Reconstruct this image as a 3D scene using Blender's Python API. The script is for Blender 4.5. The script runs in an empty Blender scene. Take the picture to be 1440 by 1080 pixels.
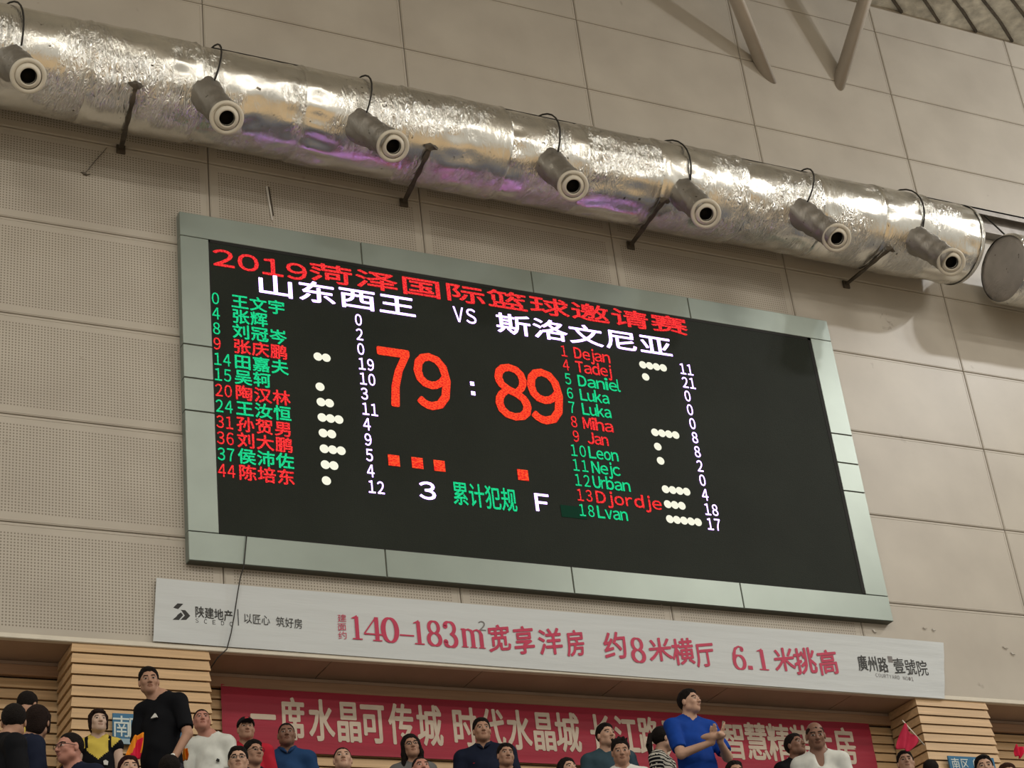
import bpy, bmesh, math, random
import numpy as np
from mathutils import Vector, Matrix
random.seed(7); NR = np.random.RandomState(11)
scene = bpy.context.scene
col = scene.collection

# ------------------------------------------------------------------ camera
F_PX = 2619.264
CAM = np.array([-4.815, -15.085, 1.910])
RC = np.array([[0.89519811, -0.43216734, -0.10886569],
               [0.12495075, 0.47785866, -0.8695047],
               [0.42779395, 0.76477611, 0.4817778]])      # rows: image right, image down, forward
cd = bpy.data.cameras.new('camera'); cam = bpy.data.objects.new('camera', cd); col.objects.link(cam)
cd.sensor_fit = 'HORIZONTAL'; cd.sensor_width = 36.0; cd.lens = F_PX / 1440 * 36.0
cd.clip_start = 0.1; cd.clip_end = 300
M3 = Matrix([[RC[0][i], -RC[1][i], -RC[2][i]] for i in range(3)])
cam.matrix_world = Matrix.Translation(Vector(CAM)) @ M3.to_4x4()
scene.camera = cam

# ------------------------------------------------------------------ exposure, world, hall lamps
vs = scene.view_settings
vs.view_transform = 'Standard'; vs.look = 'None'; vs.gamma = 1.0; vs.use_curve_mapping = False
vs.exposure = 0.0
w = bpy.data.worlds.new('hall_air'); scene.world = w; w.use_nodes = True
w.node_tree.nodes['Background'].inputs[0].default_value = (0.50, 0.470, 0.405, 1)
w.node_tree.nodes['Background'].inputs[1].default_value = 1.0
scene.cycles.use_adaptive_sampling = True

def lamp(name, kind, loc, aim, energy, color, **kw):
    d = bpy.data.lights.new(name, kind); d.energy = energy; d.color = color
    for k, v in kw.items(): setattr(d, k, v)
    o = bpy.data.objects.new(name, d); col.objects.link(o); o.location = loc
    o.rotation_euler = (Vector(aim) - Vector(loc)).to_track_quat('-Z', 'Y').to_euler()
    return o
# floodlight pair high on the right, the key light that throws the duct's shadow
lamp('flood_lamp', 'SPOT', (17.2, -7.2, 18.2), (10.0, 0, 12.0), 1300, (1.0, 0.97, 0.93), spot_size=2.2, spot_blend=0.6, shadow_soft_size=0.16)
lamp('flood_lamp', 'SPOT', (17.9, -7.0, 18.2), (10.0, 0, 12.0), 650, (0.93, 0.97, 1.0), spot_size=2.2, spot_blend=0.6, shadow_soft_size=0.16)
# rows of hall lamps under the roof
for (x, y, e) in ((-7, -13, 800), (3.5, -13, 420), (17, -11.5, 760), (-7, -24, 900), (4.5, -24, 900), (17.5, -17.5, 1100)):
    lamp('hall_lamp', 'AREA', (x, y, 17.9), (x, y + 1.0, 0), e, (1.0, 0.94, 0.84), shape='RECTANGLE', size=7.0, size_y=1.0)

# ------------------------------------------------------------------ helpers
def wp(px, py, y):
    """world point on the plane at depth y seen at pixel (px, py)"""
    d = RC.T @ np.array([(px - 720) / F_PX, (py - 540) / F_PX, 1.0])
    return CAM + d * ((y - CAM[1]) / d[1])

def s2l(c):
    c = c / 255.0
    return c / 12.92 if c <= 0.04045 else ((c + 0.055) / 1.055) ** 2.4
def rgb(r, g, b): return (s2l(r), s2l(g), s2l(b), 1.0)

def mat(name, color, rough=0.6, metal=0.0, spec=0.4, noise=0.0, nscale=8.0, bump=0.0, bscale=60.0, stretch=None, sheen=0.0):
    m = bpy.data.materials.new(name); m.use_nodes = True
    nt = m.node_tree; b = nt.nodes['Principled BSDF']
    b.inputs['Base Color'].default_value = color; b.inputs['Roughness'].default_value = rough
    b.inputs['Metallic'].default_value = metal; b.inputs['Specular IOR Level'].default_value = spec
    tc = nt.nodes.new('ShaderNodeTexCoord'); src = tc.outputs['Object']
    if stretch:
        mp = nt.nodes.new('ShaderNodeMapping'); mp.inputs['Scale'].default_value = stretch
        nt.links.new(src, mp.inputs[0]); src = mp.outputs[0]
    if noise:
        n = nt.nodes.new('ShaderNodeTexNoise'); n.inputs['Scale'].default_value = nscale; n.inputs['Detail'].default_value = 5
        nt.links.new(src, n.inputs['Vector'])
        r = nt.nodes.new('ShaderNodeValToRGB')
        r.color_ramp.elements[0].position = 0.3; r.color_ramp.elements[1].position = 0.7
        r.color_ramp.elements[0].color = tuple(c * (1 - noise) for c in color[:3]) + (1,)
        r.color_ramp.elements[1].color = tuple(min(1, c * (1 + noise)) for c in color[:3]) + (1,)
        nt.links.new(n.outputs[0], r.inputs[0]); nt.links.new(r.outputs[0], b.inputs['Base Color'])
    if bump:
        n2 = nt.nodes.new('ShaderNodeTexNoise'); n2.inputs['Scale'].default_value = bscale; n2.inputs['Detail'].default_value = 4
        nt.links.new(src, n2.inputs['Vector'])
        bp = nt.nodes.new('ShaderNodeBump'); bp.inputs['Strength'].default_value = bump; bp.inputs['Distance'].default_value = 0.02
        nt.links.new(n2.outputs[0], bp.inputs['Height']); nt.links.new(bp.outputs[0], b.inputs['Normal'])
    return m

def mesh(name, verts, faces, mats=None, parent=None, smooth=False, fmat=None, me=None, loc=None):
    if me is None:
        me = bpy.data.meshes.new(name); me.from_pydata([tuple(map(float, v)) for v in verts], [], [tuple(map(int, f)) for f in faces])
        if mats is not None:
            for m in (mats if isinstance(mats, (list, tuple)) else [mats]): me.materials.append(m)
        if fmat is not None: me.polygons.foreach_set('material_index', [int(i) for i in fmat])
        if smooth: me.polygons.foreach_set('use_smooth', [True] * len(me.polygons))
        me.update()
    o = bpy.data.objects.new(name, me); col.objects.link(o)
    if parent is not None: o.parent = parent
    if loc is not None: o.location = loc
    return o

def empty(name, loc=(0, 0, 0), rz=0.0):
    o = bpy.data.objects.new(name, None); col.objects.link(o); o.location = loc; o.rotation_euler = (0, 0, rz)
    o.empty_display_size = 0.1
    return o

def tag(o, label=None, cat=None, group=None, kind=None):
    if label: o['label'] = label
    if cat: o['category'] = cat
    if group: o['group'] = group
    if kind: o['kind'] = kind
    return o

BOXF = [(0, 3, 2, 1), (4, 5, 6, 7), (0, 1, 5, 4), (1, 2, 6, 5), (2, 3, 7, 6), (3, 0, 4, 7)]
class MB:
    def __init__(s): s.v = []; s.f = []
    def add(s, v, f):
        n = len(s.v); s.v += [tuple(a) for a in v]; s.f += [tuple(i + n for i in q) for q in f]; return s
    def box(s, x0, x1, y0, y1, z0, z1):
        return s.add([(x0, y0, z0), (x1, y0, z0), (x1, y1, z0), (x0, y1, z0), (x0, y0, z1), (x1, y0, z1), (x1, y1, z1), (x0, y1, z1)], BOXF)
    def bev(s, x0, x1, y0, y1, z0, z1, c):
        """box whose front (y0) edges are chamfered by c"""
        v = [(x0 + c, y0, z0 + c), (x1 - c, y0, z0 + c), (x1 - c, y0, z1 - c), (x0 + c, y0, z1 - c),
             (x0, y0 + c, z0), (x1, y0 + c, z0), (x1, y0 + c, z1), (x0, y0 + c, z1),
             (x0, y1, z0), (x1, y1, z0), (x1, y1, z1), (x0, y1, z1)]
        f = [(0, 1, 2, 3)]
        for a in (0, 4):
            for i in range(4):
                j = (i + 1) % 4; f.append((a + i, a + 4 + i, a + 4 + j, a + j))
        f.append((11, 10, 9, 8)); return s.add(v, f)
    def tube(s, pts, rads, n=10, caps=True):
        P = [Vector(p) for p in pts]
        if not hasattr(rads, '__len__'): rads = [rads] * len(P)
        t0 = (P[1] - P[0]).normalized(); u = t0.orthogonal().normalized(); base = len(s.v); v = []
        for i, p in enumerate(P):
            t = (P[min(i + 1, len(P) - 1)] - P[max(i - 1, 0)]).normalized()
            u = (u - t * u.dot(t)).normalized(); b = t.cross(u)
            for k in range(n):
                a = 2 * math.pi * k / n; v.append(p + (u * math.cos(a) + b * math.sin(a)) * rads[i])
        f = []
        for i in range(len(P) - 1):
            for k in range(n):
                l = (k + 1) % n; f.append((i * n + k, i * n + l, (i + 1) * n + l, (i + 1) * n + k))
        if caps:
            f.append(tuple(range(n))[::-1]); f.append(tuple((len(P) - 1) * n + k for k in range(n)))
        return s.add(v, f)
    def lathe(s, prof, origin, axis, n=32):
        """prof: (radius, along-axis) pairs"""
        ax = Vector(axis).normalized(); u = ax.orthogonal().normalized(); b = ax.cross(u); o = Vector(origin); v = []
        for (r, h) in prof:
            for k in range(n):
                a = 2 * math.pi * k / n; v.append(o + ax * h + (u * math.cos(a) + b * math.sin(a)) * r)
        f = []
        for i in range(len(prof) - 1):
            for k in range(n):
                l = (k + 1) % n; f.append((i * n + k, (i + 1) * n + k, (i + 1) * n + l, i * n + l))
        return s.add(v, f)
    def build(s, name, m, parent=None, smooth=False, **k): return mesh(name, s.v, s.f, m, parent, smooth, **k)

# ------------------------------------------------------------------ materials
def panel_mat(name, perf):
    m = bpy.data.materials.new(name); m.use_nodes = True; nt = m.node_tree; b = nt.nodes['Principled BSDF']; L = nt.links.new
    b.inputs['Roughness'].default_value = 0.42; b.inputs['Specular IOR Level'].default_value = 0.35
    tc = nt.nodes.new('ShaderNodeTexCoord'); geo = nt.nodes.new('ShaderNodeNewGeometry')
    n = nt.nodes.new('ShaderNodeTexNoise'); n.inputs['Scale'].default_value = 1.3; n.inputs['Detail'].default_value = 6; L(geo.outputs['Position'], n.inputs['Vector'])
    r = nt.nodes.new('ShaderNodeValToRGB'); r.color_ramp.elements[0].position = 0.3; r.color_ramp.elements[1].position = 0.72
    r.color_ramp.elements[0].color = (0.385, 0.350, 0.300, 1); r.color_ramp.elements[1].color = (0.46, 0.425, 0.365, 1)
    L(n.outputs[0], r.inputs[0]); out = r.outputs[0]
    # small dark scuffs
    n3 = nt.nodes.new('ShaderNodeTexNoise'); n3.inputs['Scale'].default_value = 4.5; n3.inputs['Detail'].default_value = 9; L(geo.outputs['Position'], n3.inputs['Vector'])
    r3 = nt.nodes.new('ShaderNodeMapRange'); r3.inputs[1].default_value = 0.70; r3.inputs[2].default_value = 0.80; L(n3.outputs[0], r3.inputs[0])
    mx3 = nt.nodes.new('ShaderNodeMix'); mx3.data_type = 'RGBA'; L(r3.outputs[0], mx3.inputs[0]); L(out, mx3.inputs[6]); mx3.inputs[7].default_value = (0.22, 0.19, 0.15, 1); out = mx3.outputs[2]
    # brown drip stains near the end of the duct
    mp = nt.nodes.new('ShaderNodeMapping'); mp.inputs['Location'].default_value = (-8.95 * 3.2, 0, -13.02 * 2.2); mp.inputs['Scale'].default_value = (3.2, 1, 2.2); L(geo.outputs['Position'], mp.inputs[0])
    ln = nt.nodes.new('ShaderNodeVectorMath'); ln.operation = 'LENGTH'; L(mp.outputs[0], ln.inputs[0])
    n5 = nt.nodes.new('ShaderNodeTexNoise'); n5.inputs['Scale'].default_value = 7; n5.inputs['Detail'].default_value = 6; n5.inputs['Distortion'].default_value = 1.2; L(geo.outputs['Position'], n5.inputs['Vector'])
    q1 = nt.nodes.new('ShaderNodeMapRange'); q1.inputs[1].default_value = 0.25; q1.inputs[2].default_value = 1.0; q1.inputs[3].default_value = 0.14; q1.inputs[4].default_value = -0.3; L(ln.outputs['Value'], q1.inputs[0])
    q2 = nt.nodes.new('ShaderNodeMath'); q2.operation = 'ADD'; L(q1.outputs[0], q2.inputs[0]); L(n5.outputs[0], q2.inputs[1])
    q3 = nt.nodes.new('ShaderNodeMapRange'); q3.inputs[1].default_value = 0.66; q3.inputs[2].default_value = 0.76; q3.inputs[4].default_value = 0.55; L(q2.outputs[0], q3.inputs[0])
    mx5 = nt.nodes.new('ShaderNodeMix'); mx5.data_type = 'RGBA'; L(q3.outputs[0], mx5.inputs[0]); L(out, mx5.inputs[6]); mx5.inputs[7].default_value = (0.14, 0.12, 0.09, 1); out = mx5.outputs[2]
    if perf:
        sep = nt.nodes.new('ShaderNodeSeparateXYZ'); L(tc.outputs['Object'], sep.inputs[0])
        def mth(op, a, bb=None, c=None):
            q = nt.nodes.new('ShaderNodeMath'); q.operation = op
            for i, v in enumerate((a, bb, c)):
                if v is None: continue
                if isinstance(v, (int, float)): q.inputs[i].default_value = v
                else: L(v, q.inputs[i])
            return q.outputs[0]
        P = 0.030
        # square hole grid
        a = mth('MULTIPLY', sep.outputs[0], 1 / P); c = mth('MULTIPLY', sep.outputs[2], 1 / P)
        da = mth('SUBTRACT', mth('FRACT', a), 0.5); dc = mth('SUBTRACT', mth('FRACT', c), 0.5)
        d = mth('SQRT', mth('ADD', mth('MULTIPLY', da, da), mth('MULTIPLY', dc, dc)))
        hole = mth('LESS_THAN', d, 0.27)
        mk = mth('MULTIPLY', mth('LESS_THAN', mth('ABSOLUTE', sep.outputs[0]), 1.10), mth('LESS_THAN', mth('ABSOLUTE', sep.outputs[2]), 0.455))
        hole = mth('MULTIPLY', hole, mk)
        mx = nt.nodes.new('ShaderNodeMix'); mx.data_type = 'RGBA'; L(hole, mx.inputs[0]); L(out, mx.inputs[6]); mx.inputs[7].default_value = (0.20, 0.175, 0.14, 1); out = mx.outputs[2]
    L(out, b.inputs['Base Color'])
    return m
M = {}
M['panel'] = panel_mat('cream_plain_panel', False)
M['perf'] = panel_mat('cream_perforated_panel', True)
M['joint'] = mat('dark_joint', (0.20, 0.175, 0.14, 1), 0.8)
M['alu'] = mat('grey_aluminium_composite', (0.232, 0.275, 0.250, 1), 0.34, 0.36, 0.5, noise=0.05, nscale=2.0)
M['alu_dark'] = mat('frame_return', (0.10, 0.10, 0.075, 1), 0.6)
M['screen'] = mat('led_screen_face', (0.017, 0.021, 0.0165, 1), 0.6, 0, 0.10, noise=0.12, nscale=1.2, bump=0.25, bscale=120)
M['black'] = mat('black_gap', (0.008, 0.008, 0.007, 1), 0.8)
M['timber'] = mat('honey_timber_slat', (0.52, 0.35, 0.19, 1), 0.5, noise=0.14, nscale=3.0, stretch=(0.6, 6, 14), bump=0.1, bscale=30)
M['timber_dark'] = mat('brown_back_timber', (0.33, 0.20, 0.12, 1), 0.5, noise=0.15, nscale=3.0, stretch=(0.6, 6, 14))
M['soffit'] = mat('brown_soffit_board', (0.36, 0.26, 0.195, 1), 0.6, noise=0.10, nscale=2.0)
M['banner_white'] = mat('white_banner_cloth', (0.525, 0.56, 0.575, 1), 0.6, noise=0.03, nscale=2.0, bump=0.35, bscale=3.5, stretch=(0.35, 1, 3))
M['banner_red'] = mat('crimson_banner_cloth', (0.32, 0.012, 0.036, 1), 0.6, noise=0.12, nscale=3.0, stretch=(0.3, 1, 3), bump=0.3, bscale=5)
M['ink_red'] = mat('crimson_print', (0.45, 0.022, 0.075, 1), 0.55, noise=0.1, nscale=8)
M['ink_black'] = mat('black_print', (0.014, 0.014, 0.014, 1), 0.55)
M['ink_grey'] = mat('grey_print', (0.16, 0.15, 0.15, 1), 0.6)
M['letter_cream'] = mat('cream_lettering', (0.56, 0.47, 0.38, 1), 0.6, noise=0.08, nscale=6)
M['sign_blue'] = mat('blue_sign_board', (0.018, 0.13, 0.26, 1), 0.4)
M['sign_strip'] = mat('pale_blue_sign_strip', (0.26, 0.37, 0.44, 1), 0.4)
M['sign_ink'] = mat('pale_sign_lettering', (0.55, 0.62, 0.60, 1), 0.5)
M['plastic'] = mat('ivory_plastic', (0.62, 0.58, 0.49, 1), 0.38, noise=0.05, nscale=6)
M['dark_hole'] = mat('nozzle_throat', (0.010, 0.009, 0.007, 1), 0.7)
M['steel'] = mat('dirty_steel', (0.085, 0.07, 0.052, 1), 0.6, 0.4, noise=0.35, nscale=9)
M['beam'] = mat('grey_steel_channel', (0.26, 0.24, 0.22, 1), 0.5, 0.3, noise=0.2, nscale=6)
M['pipe'] = mat('cream_painted_pipe', (0.56, 0.50, 0.43, 1), 0.4, noise=0.05, nscale=4)
M['wire'] = mat('black_cable', (0.02, 0.018, 0.015, 1), 0.6)
M['concrete'] = mat('grey_concrete', (0.16, 0.15, 0.14, 1), 0.8, noise=0.12, nscale=2, bump=0.2, bscale=20)
M['court'] = mat('maple_court', (0.52, 0.38, 0.22, 1), 0.35, noise=0.1, nscale=2, stretch=(0.3, 4, 1))
M['seat'] = mat('blue_seat_plastic', (0.04, 0.10, 0.25, 1), 0.45)

def foil_mat(name, base, rough, bump, seed):
    m = bpy.data.materials.new(name); m.use_nodes = True; nt = m.node_tree; b = nt.nodes['Principled BSDF']; L = nt.links.new
    b.inputs['Metallic'].default_value = 0.95; b.inputs['Roughness'].default_value = rough
    tc = nt.nodes.new('ShaderNodeTexCoord')
    mp = nt.nodes.new('ShaderNodeMapping'); mp.inputs['Location'].default_value = (seed * 3.1, seed * 1.7, seed); L(tc.outputs['Object'], mp.inputs[0])
    n = nt.nodes.new('ShaderNodeTexNoise'); n.inputs['Scale'].default_value = 3.0; n.inputs['Detail'].default_value = 6; L(mp.outputs[0], n.inputs['Vector'])
    r = nt.nodes.new('ShaderNodeValToRGB'); r.color_ramp.elements[0].position = 0.33; r.color_ramp.elements[1].position = 0.62
    r.color_ramp.elements[0].color = tuple(c * 0.8 for c in base) + (1,); r.color_ramp.elements[1].color = tuple(base) + (1,)
    L(n.outputs[0], r.inputs[0])
    # dust specks
    v0 = nt.nodes.new('ShaderNodeTexNoise'); v0.inputs['Scale'].default_value = 16; v0.inputs['Detail'].default_value = 3; L(mp.outputs[0], v0.inputs['Vector'])
    r0 = nt.nodes.new('ShaderNodeMapRange'); r0.inputs[1].default_value = 0.69; r0.inputs[2].default_value = 0.75; L(v0.outputs[0], r0.inputs[0])
    mx = nt.nodes.new('ShaderNodeMix'); mx.data_type = 'RGBA'; L(r0.outputs[0], mx.inputs[0]); L(r.outputs[0], mx.inputs[6]); mx.inputs[7].default_value = (0.10, 0.085, 0.065, 1)
    L(mx.outputs[2], b.inputs['Base Color'])
    # creases: ridged noise, stretched round the duct, present only in patches
    n1 = nt.nodes.new('ShaderNodeTexNoise'); n1.inputs['Scale'].default_value = 7.5; n1.inputs['Detail'].default_value = 5; n1.inputs['Distortion'].default_value = 1.6
    mp2 = nt.nodes.new('ShaderNodeMapping'); mp2.inputs['Scale'].default_value = (2.6, 0.8, 0.8); mp2.inputs['Rotation'].default_value = (0, 0.25, 0); L(mp.outputs[0], mp2.inputs[0]); L(mp2.outputs[0], n1.inputs['Vector'])
    s1 = nt.nodes.new('ShaderNodeMath'); s1.operation = 'SUBTRACT'; L(n1.outputs[0], s1.inputs[0]); s1.inputs[1].default_value = 0.5
    a1 = nt.nodes.new('ShaderNodeMath'); a1.operation = 'ABSOLUTE'; L(s1.outputs[0], a1.inputs[0])
    n2 = nt.nodes.new('ShaderNodeTexNoise'); n2.inputs['Scale'].default_value = 1.6; n2.inputs['Detail'].default_value = 2; L(mp.outputs[0], n2.inputs['Vector'])
    r2 = nt.nodes.new('ShaderNodeMapRange'); r2.inputs[1].default_value = 0.45; r2.inputs[2].default_value = 0.57; r2.inputs[3].default_value = 0.10; L(n2.outputs[0], r2.inputs[0])
    m2 = nt.nodes.new('ShaderNodeMath'); m2.operation = 'MULTIPLY'; L(a1.outputs[0], m2.inputs[0]); L(r2.outputs[0], m2.inputs[1])
    bp = nt.nodes.new('ShaderNodeBump'); bp.inputs['Strength'].default_value = bump; bp.inputs['Distance'].default_value = 0.10
    L(m2.outputs[0], bp.inputs['Height']); L(bp.outputs[0], b.inputs['Normal'])
    return m
FOIL = [foil_mat('aluminium_foil_wrap', (0.86, 0.85, 0.80), 0.25, 0.62, i + 1.0) for i in range(3)]
M['foil_dull'] = foil_mat('dull_dusty_foil', (0.36, 0.34, 0.31), 0.5, 0.7, 9.0)
M['foil_cap'] = foil_mat('matt_foil_cap', (0.52, 0.49, 0.47), 0.55, 0.3, 5.0)

def led_mat(name, c1, c2=None, strength=1.0, scale=90.0):
    m = bpy.data.materials.new(name); m.use_nodes = True; nt = m.node_tree; L = nt.links.new
    b = nt.nodes['Principled BSDF']; b.inputs['Base Color'].default_value = (0.005, 0.005, 0.005, 1); b.inputs['Specular IOR Level'].default_value = 0.0
    b.inputs['Emission Strength'].default_value = strength; b.inputs['Emission Color'].default_value = c1
    if c2:
        tc = nt.nodes.new('ShaderNodeTexCoord')
        mp = nt.nodes.new('ShaderNodeMapping'); mp.inputs['Rotation'].default_value = (0, 0.6, 0); mp.inputs['Scale'].default_value = (1.0, 1, 2.4); L(tc.outputs['Object'], mp.inputs[0])
        n = nt.nodes.new('ShaderNodeTexNoise'); n.inputs['Scale'].default_value = scale; n.inputs['Detail'].default_value = 2; L(mp.outputs[0], n.inputs['Vector'])
        r = nt.nodes.new('ShaderNodeValToRGB'); r.color_ramp.elements[0].position = 0.42; r.color_ramp.elements[1].position = 0.60
        r.color_ramp.elements[0].color = c1; r.color_ramp.elements[1].color = c2; L(n.outputs[0], r.inputs[0]); L(r.outputs[0], b.inputs['Emission Color'])
    return m
M['led_white'] = led_mat('led_white', (0.60, 0.36, 1.0, 1), None, 5.5)
M['led_warm'] = led_mat('led_warm_white', rgb(250, 248, 226), None, 1.0)
M['led_green'] = led_mat('led_green', rgb(8, 190, 112), rgb(40, 232, 160), 1.0, 60)
M['led_red'] = led_mat('led_red', (0.26, 0.0025, 0.010, 1), (0.56, 0.030, 0.022, 1), 2.4, 52)
M['led_big'] = led_mat('led_red_orange', (0.40, 0.008, 0.008, 1), (0.58, 0.055, 0.014, 1), 2.0, 44)
M['led_dim'] = led_mat('led_dim_green', rgb(24, 70, 50), None, 0.5)

# ------------------------------------------------------------------ glyphs
_gc = {}
def glyph(ch, off=0.0):
    if 0x21 < ord(ch) < 0x7f and ch not in '|.': ch = chr(ord(ch) + 0xFEE0)      # the wide font's own Latin and digits
    key = (ch, round(off, 4))
    if key in _gc: return _gc[key]
    cu = bpy.data.curves.new('tmp_glyph', 'FONT'); cu.body = ch; cu.size = 1.0; cu.fill_mode = 'FRONT'; cu.dimensions = '2D'
    cu.offset = off; cu.resolution_u = 3
    o = bpy.data.objects.new('tmp_glyph', cu); col.objects.link(o)
    dg = bpy.context.evaluated_depsgraph_get(); me = o.evaluated_get(dg).to_mesh()
    v = np.array([(p.co.x, p.co.y) for p in me.vertices]) if len(me.vertices) else np.zeros((0, 2))
    f = [tuple(p.vertices) for p in me.polygons]
    o.evaluated_get(dg).to_mesh_clear(); bpy.data.objects.remove(o); bpy.data.curves.remove(cu)
    _gc[key] = (v, f); return _gc[key]
_ref = glyph('\u56fd', 0.0)[0]            # measures the em box of the wide glyphs
_cx = (_ref[:, 0].min() + _ref[:, 0].max()) / 2; _cy = (_ref[:, 1].min() + _ref[:, 1].max()) / 2
_sz = (_ref[:, 0].max() - _ref[:, 0].min()) / 0.84

def lettering(name, items, y, m, parent, z_shear=0.0, off=0.0, label=None):
    """items: (char, centre x, centre z, width, height) - flat glyphs facing -y at depth y.
    Latin glyphs fill their box; wide glyphs keep their place in the em square."""
    V = []; F = []
    for (ch, cx, cz, wd, hg) in items:
        v, f = glyph(ch, 0.0)
        if not len(v): continue
        if 0x2e80 < ord(ch) < 0xff00: u = (v - np.array([_cx, _cy])) / _sz
        else:
            lo = v.min(0); hi = v.max(0); u = (v - (lo + hi) / 2) / np.maximum(hi - lo, 1e-6)
        x = cx + u[:, 0] * wd; z = cz + u[:, 1] * hg + u[:, 0] * wd * z_shear
        e = off * hg * 0.75
        for k, (ex, ez) in enumerate(((0, 0), (e, 0), (-e, 0), (0, e), (0, -e), (e * .7, e * .7), (-e * .7, -e * .7), (e * .7, -e * .7), (-e * .7, e * .7)) if off else ((0, 0),)):
            n = len(V); V += [(a + ex, y - 0.00012 * k, b + ez) for a, b in zip(x, z)]; F += [tuple(i + n for i in q) for q in f]
    cx = float(np.mean([v[0] for v in V])); cz = float(np.mean([v[2] for v in V]))
    # orient towards -y and give a hair of thickness
    F2 = []
    for q in F:
        a, b, c = [Vector(V[i]) for i in q[:3]]
        F2.append(q if (b - a).cross(c - a).y < 0 else q[::-1])
    o = mesh(name, [(a - cx, b - y, c - cz) for a, b, c in V], F2, m, parent, loc=(cx, y, cz))
    o['kind'] = 'stuff' if len(items) > 1 else 'thing'
    if label: o['label'] = label
    return o

def row(text, a, b, y, hg, fill=0.92):
    """spread text between pixel a (left end, mid height) and pixel b (right end, mid height) on plane y"""
    A = wp(a[0], a[1], y); B = wp(b[0], b[1], y); n = len(text); pitch = (B[0] - A[0]) / n; out = []
    for i, ch in enumerate(text):
        if ch == ' ': continue
        t = (i + 0.5) / n; out.append((ch, A[0] + (B[0] - A[0]) * t, A[2] + (B[2] - A[2]) * t, pitch * fill, hg))
    return out

# ------------------------------------------------------------------ the wall of cream panels
PX0, PW = 0.3576, 2.4033
ZB = 8.177
ZL = [ZB, 9.265, 10.348, 11.424, 12.505, 13.585, 14.660, 15.733, 16.805, 17.890, 18.40]
wall = tag(empty('wall_back', (3, 0, ZB)), kind='structure')
wall_origin = Vector((3, 0, ZB))
def wall_part(name, mb_or_me, m=None, loc=(0, 0, 0), **k):
    if isinstance(mb_or_me, MB): return mb_or_me.build(name, m, wall, loc=Vector(loc) - wall_origin, **k)
    return mesh(name, None, None, parent=wall, me=mb_or_me, loc=Vector(loc) - wall_origin)
cache = {}
G = 0.0042
for r in range(len(ZL) - 1):
    hz = (ZL[r + 1] - ZL[r]) / 2 - G
    perf = ZL[r + 1] < 14.7
    key = (round(hz, 3), perf)
    if key not in cache:
        b = MB(); w2 = PW / 2 - G
        b.bev(-w2, w2, 0.0, 0.035, -hz, hz, 0.006)
        # raised fold around the sheet
        for (x0, x1, z0, z1) in ((-w2 + .006, w2 - .006, hz - .030, hz - .012), (-w2 + .006, w2 - .006, -hz + .012, -hz + .030),
                                 (-w2 + .012, -w2 + .030, -hz + .03, hz - .03), (w2 - .030, w2 - .012, -hz + .03, hz - .03)):
            b.bev(x0, x1, -0.003, 0.004, z0, z1, 0.0025)
        me = bpy.data.meshes.new('wall_panel'); me.from_pydata(b.v, [], b.f); me.materials.append(M['perf'] if perf else M['panel']); cache[key] = me
    for k in range(-2, 9):
        if k >= 4 and perf:
            if (key, 'plain') not in cache:
                me2 = cache[key].copy(); me2.materials.clear(); me2.materials.append(M['panel']); cache[(key, 'plain')] = me2
        wall_part('wall_panel', cache[(key, 'plain')] if (k >= 4 and perf) else cache[key], loc=(PX0 + PW * (k - 0.5) , 0, (ZL[r] + ZL[r + 1]) / 2))
wall_part('backing', MB().box(PX0 - PW * 3, PX0 + PW * 8, 0.037, 0.25, ZB + 0.002, 18.4), M['joint'])
wall_part('edge_trim', MB().bev(PX0 - PW * 3, PX0 + PW * 8, -0.012, 0.05, ZB - 0.012, ZB + 0.035, 0.006), M['plastic'])

# peeled strip, cobweb tuft and bits of clear tape left on the wall
def strip(name, pts, wd, m, y=-0.012):
    P = [Vector(wp(a, b, y)) for a, b in pts]; O = Vector(P[0]); v = []; f = []
    for i, p in enumerate(P):
        k = wd * (1 - 0.5 * i / len(P)); v += [p - O + Vector((-k, -.004 * (i % 2), 0)), p - O + Vector((k, -.008, 0)), p - O + Vector((k, .004, 0)), p - O + Vector((-k, .008, 0))]
    for i in range(len(P) - 1):
        for q in range(4): r_ = (q + 1) % 4; f.append((i * 4 + q, i * 4 + r_, i * 4 + 4 + r_, i * 4 + 4 + q))
    return mesh(name, v, f, m, wall, loc=O - wall_origin)
TAPE = mat('clear_tape', (0.62, 0.60, 0.56, 1), 0.15)
strip('peeled_strip', [(377, 263), (379, 275), (382, 290), (384, 303)], .012, M['steel']); strip('peeled_strip', [(375, 262), (378, 282), (383, 310)], .010, TAPE)
strip('cobweb_tuft', [(116, 242), (120, 246), (126, 245)], .014, M['steel']); strip('cobweb_tuft', [(150, 208), (135, 225), (120, 243)], .0025, M['steel'])
for a, b in (((1299, 882), (1303, 884)), ((1312, 884), (1315, 887)), ((1411, 909), (1417, 912)), ((1422, 917), (1427, 921)), ((1228, 885), (1232, 890)), ((928, 843), (930, 851))): strip('tape_scrap', [a, ((a[0] + b[0]) / 2, (a[1] + b[1]) / 2 + 1), b], .009, TAPE)
# recess above the stand: soffit boards, back wall of timber slats, columns
X0, X1 = PX0 - PW * 3, PX0 + PW * 8
RD = 0.52
FLOOR_Z = 5.70
sof = tag(empty('ceiling_soffit', (3, RD / 2, ZB)), kind='structure')
xs = [X0, -3.3, -1.02, 1.4, 2.95, 4.5, 5.75, 7.3, 8.4, 10.0, 12.3, 15.0, 19.5]
for i in range(len(xs) - 1):
    MB().bev(xs[i] - 3 + .006, xs[i + 1] - 3 - .006, -RD / 2 + 0.052, RD / 2 + .05, 0.0, 0.02, 0.0).build('soffit_board', M['soffit'], sof)
MB().box(X0 - 3, X1 - 3, -RD / 2 + .26, RD / 2 + .05, 0.02, 0.14).build('soffit_backing', M['joint'], sof)

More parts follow.
